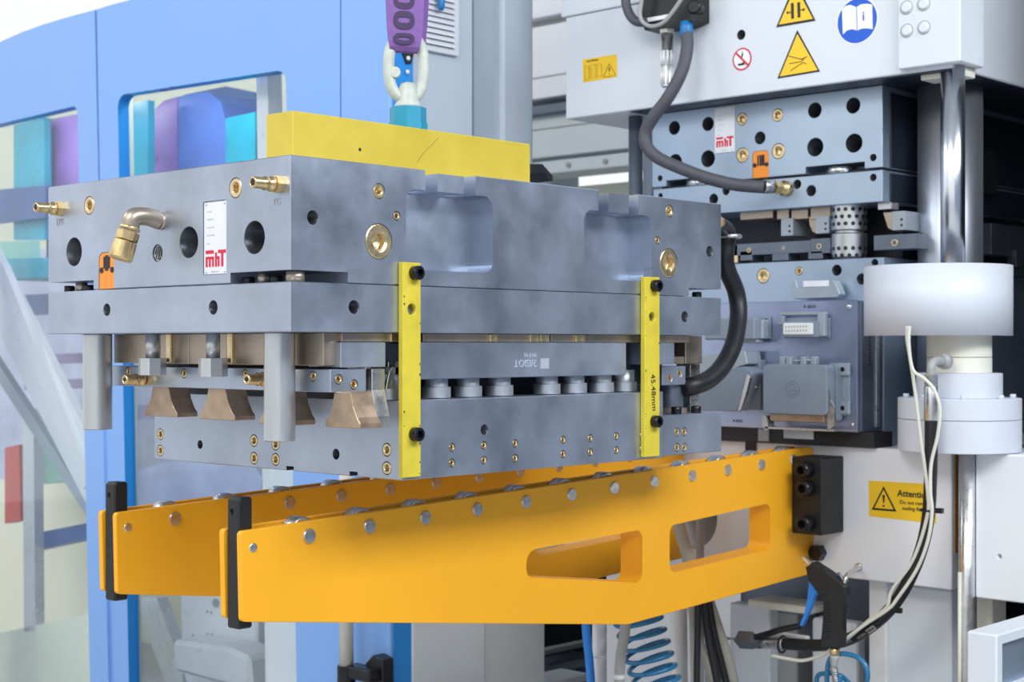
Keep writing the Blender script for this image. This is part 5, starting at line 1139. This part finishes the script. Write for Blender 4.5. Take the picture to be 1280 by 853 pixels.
# added glow strips, out of view, brighten the cabinet inside
for k, (o_, n_, a_, b_) in enumerate(((Pa, fn, 170, 330), (Pb, fn2, 0, 100))):
    q0 = onP(a_, 300, o_ + n_ * .14, n_); q1 = onP(b_, 300, o_ + n_ * .14, n_); q0.z = q1.z = 2.52 if k == 0 else 2.42; dn = (q1 - q0).normalized()
    lp = thing('fill_strip', 'added glow strip out of view, brightening the cabinet behind the %s window' % ('large' if k == 0 else 'narrow'), 'fill light', (q0 + q1) / 2, 'added glow strips in the blue cabinet')
    build(MB().prism([q0 - n_ * .03 + Vector((0, 0, .012)), q1 - n_ * .03 + Vector((0, 0, .012)), q1 + n_ * .05 + Vector((0, 0, .012)), q0 + n_ * .05 + Vector((0, 0, .012))], (0, 0, .03)), 'fill_housing', 'plate_white', lp)
    build(MB().prism([q0 - n_ * .02, q1 - n_ * .02, q1 + n_ * .04, q0 + n_ * .04], (0, 0, .01)), 'fill_tube', 'fill_glow', lp)
# conveyor chute: side beams with a rail
ch = thing('conveyor_chute', 'diagonal white aluminium chute inside the narrow cabinet window', 'chute', onP(60, 600, Pb + fn2 * .2, fn2))
def innerp(nm, mt, pts, back, th): return build(MB().prism([onP(a, b_, Pb + fn2 * back, fn2) for a, b_ in pts], fn2 * th), nm, mt, ch)
innerp('chute_beam', 'plate_white', [(-12, 300), (2, 330), (118, 560), (118, 650), (-12, 398)], .20, .03)
innerp('chute_lip', 'plate_white', [(-8, 312), (4, 332), (112, 600), (104, 612), (-8, 340)], .17, .03)
innerp('chute_rail', 'cab_grey', [(-12, 440), (118, 640), (118, 660), (-12, 462)], .22, .03)
innerp('chute_leg', 'alu', [(28, 520), (42, 520), (44, 790), (30, 790)], .24, .04)
inner('red_box', 'red_part', [(6, 560), (24, 556), (26, 650), (6, 655)], .42, .06, 'red box beside the chute leg', 'box', Pb, fn2)
inner('mint_bin', 'mint', [(48, 565), (92, 560), (92, 600), (48, 606)], .52, .2, 'mint green bin behind the chute leg', 'bin', Pb, fn2)
# white machine seen below the rear arm through the large window
wm = thing('white_machine', 'white machine box with rounded front housing low behind the large window', 'machine', onP(270, 1040, Pa + fn * .5, fn))
def wpart(nm, mt, pts, back, th, bev=.008): return build(MB().prism([onP(a, b_, Pa + fn * back, fn) for a, b_ in pts], fn * th, bev), nm, mt, wm)
mbx = wpart('machine_box', 'plate_white', [(224, 700), (320, 700), (324, 1040), (230, 1040)], .5, .3)
wpart('front_housing', 'pipe_white', [(214, 800), (284, 810), (310, 822), (314, 866), (216, 840)], .34, .155, .015)
for px, py in ((259, 765), (264, 766.5), (259, 793), (265, 794), (241, 795)):
    p = onP(px, py, Pa + fn * .4995, fn); build(MB().cyl(p, p + fn * .004, .006, 10), 'screw', 'pipe_grey', mbx)
p = onP(270, 754, Pa + fn * .4995, fn); build(MB().cyl(p - fn * .004, p + fn * .004, .016, 20), 'port', 'pipe_grey', mbx)
inner('diagonal_beam', 'alu', [(166, 748), (196, 748), (240, 870), (214, 870)], .5, .05, 'diagonal white beam low behind the large window', 'beam')

# ------------------------------------------------------------------ pale machine in the background between cabinet and press
bgm = thing('background_machine', 'pale grey horizontal machine beams seen between the grey cabinet and the press', 'machine', (4.0, 3.2, 0))
Xb = 3.6
def bgx(nm, mt, pt, pb, X, d=.2, px0=640, px1=830):
    y1, y0 = yX(px0, X), yX(px1, X); z1 = onX(690, pt, X).z; z0 = onX(690, pb, X).z
    return build(MB().box(X, X + d, y0, y1, z0, z1, .004), nm, mt, bgm)
bgx('beam', 'plate_white', -40, 19, Xb); bgx('beam_flange', 'cream', 19, 30, Xb + .1); bgx('cover', 'sign_white', 30, 94, Xb + .05); bgx('cover', 'sign_white', 95.5, 121, Xb + .02)
bgx('rail', 'steel_dark', 129, 141, Xb + .05); bgx('beam', 'beam_pale', 143, 160, Xb + .1); lb_ = bgx('beam', 'beam_pale', 161, 196, Xb); bgx('beam_web', 'cab_pale', 195, 202, Xb + .06)
l2 = bgx('beam', 'beam_pale', 201, 217, Xb - .02)
for px, py in ((711, 206.5), (757, 202)): inst(lathe_mesh('beam_bolt', [(0, .012), (.008, .012)], 'pipe_grey', 12), 'bolt', onX(px, py, Xb - .02), FACE['X'][0], l2)
bgx('lower_panel', 'floor_yellow', 236, 300, Xb + .3); bgx('machine_column', 'cab_pale', 40, 1400, Xb + .3, .2, 640, 690)
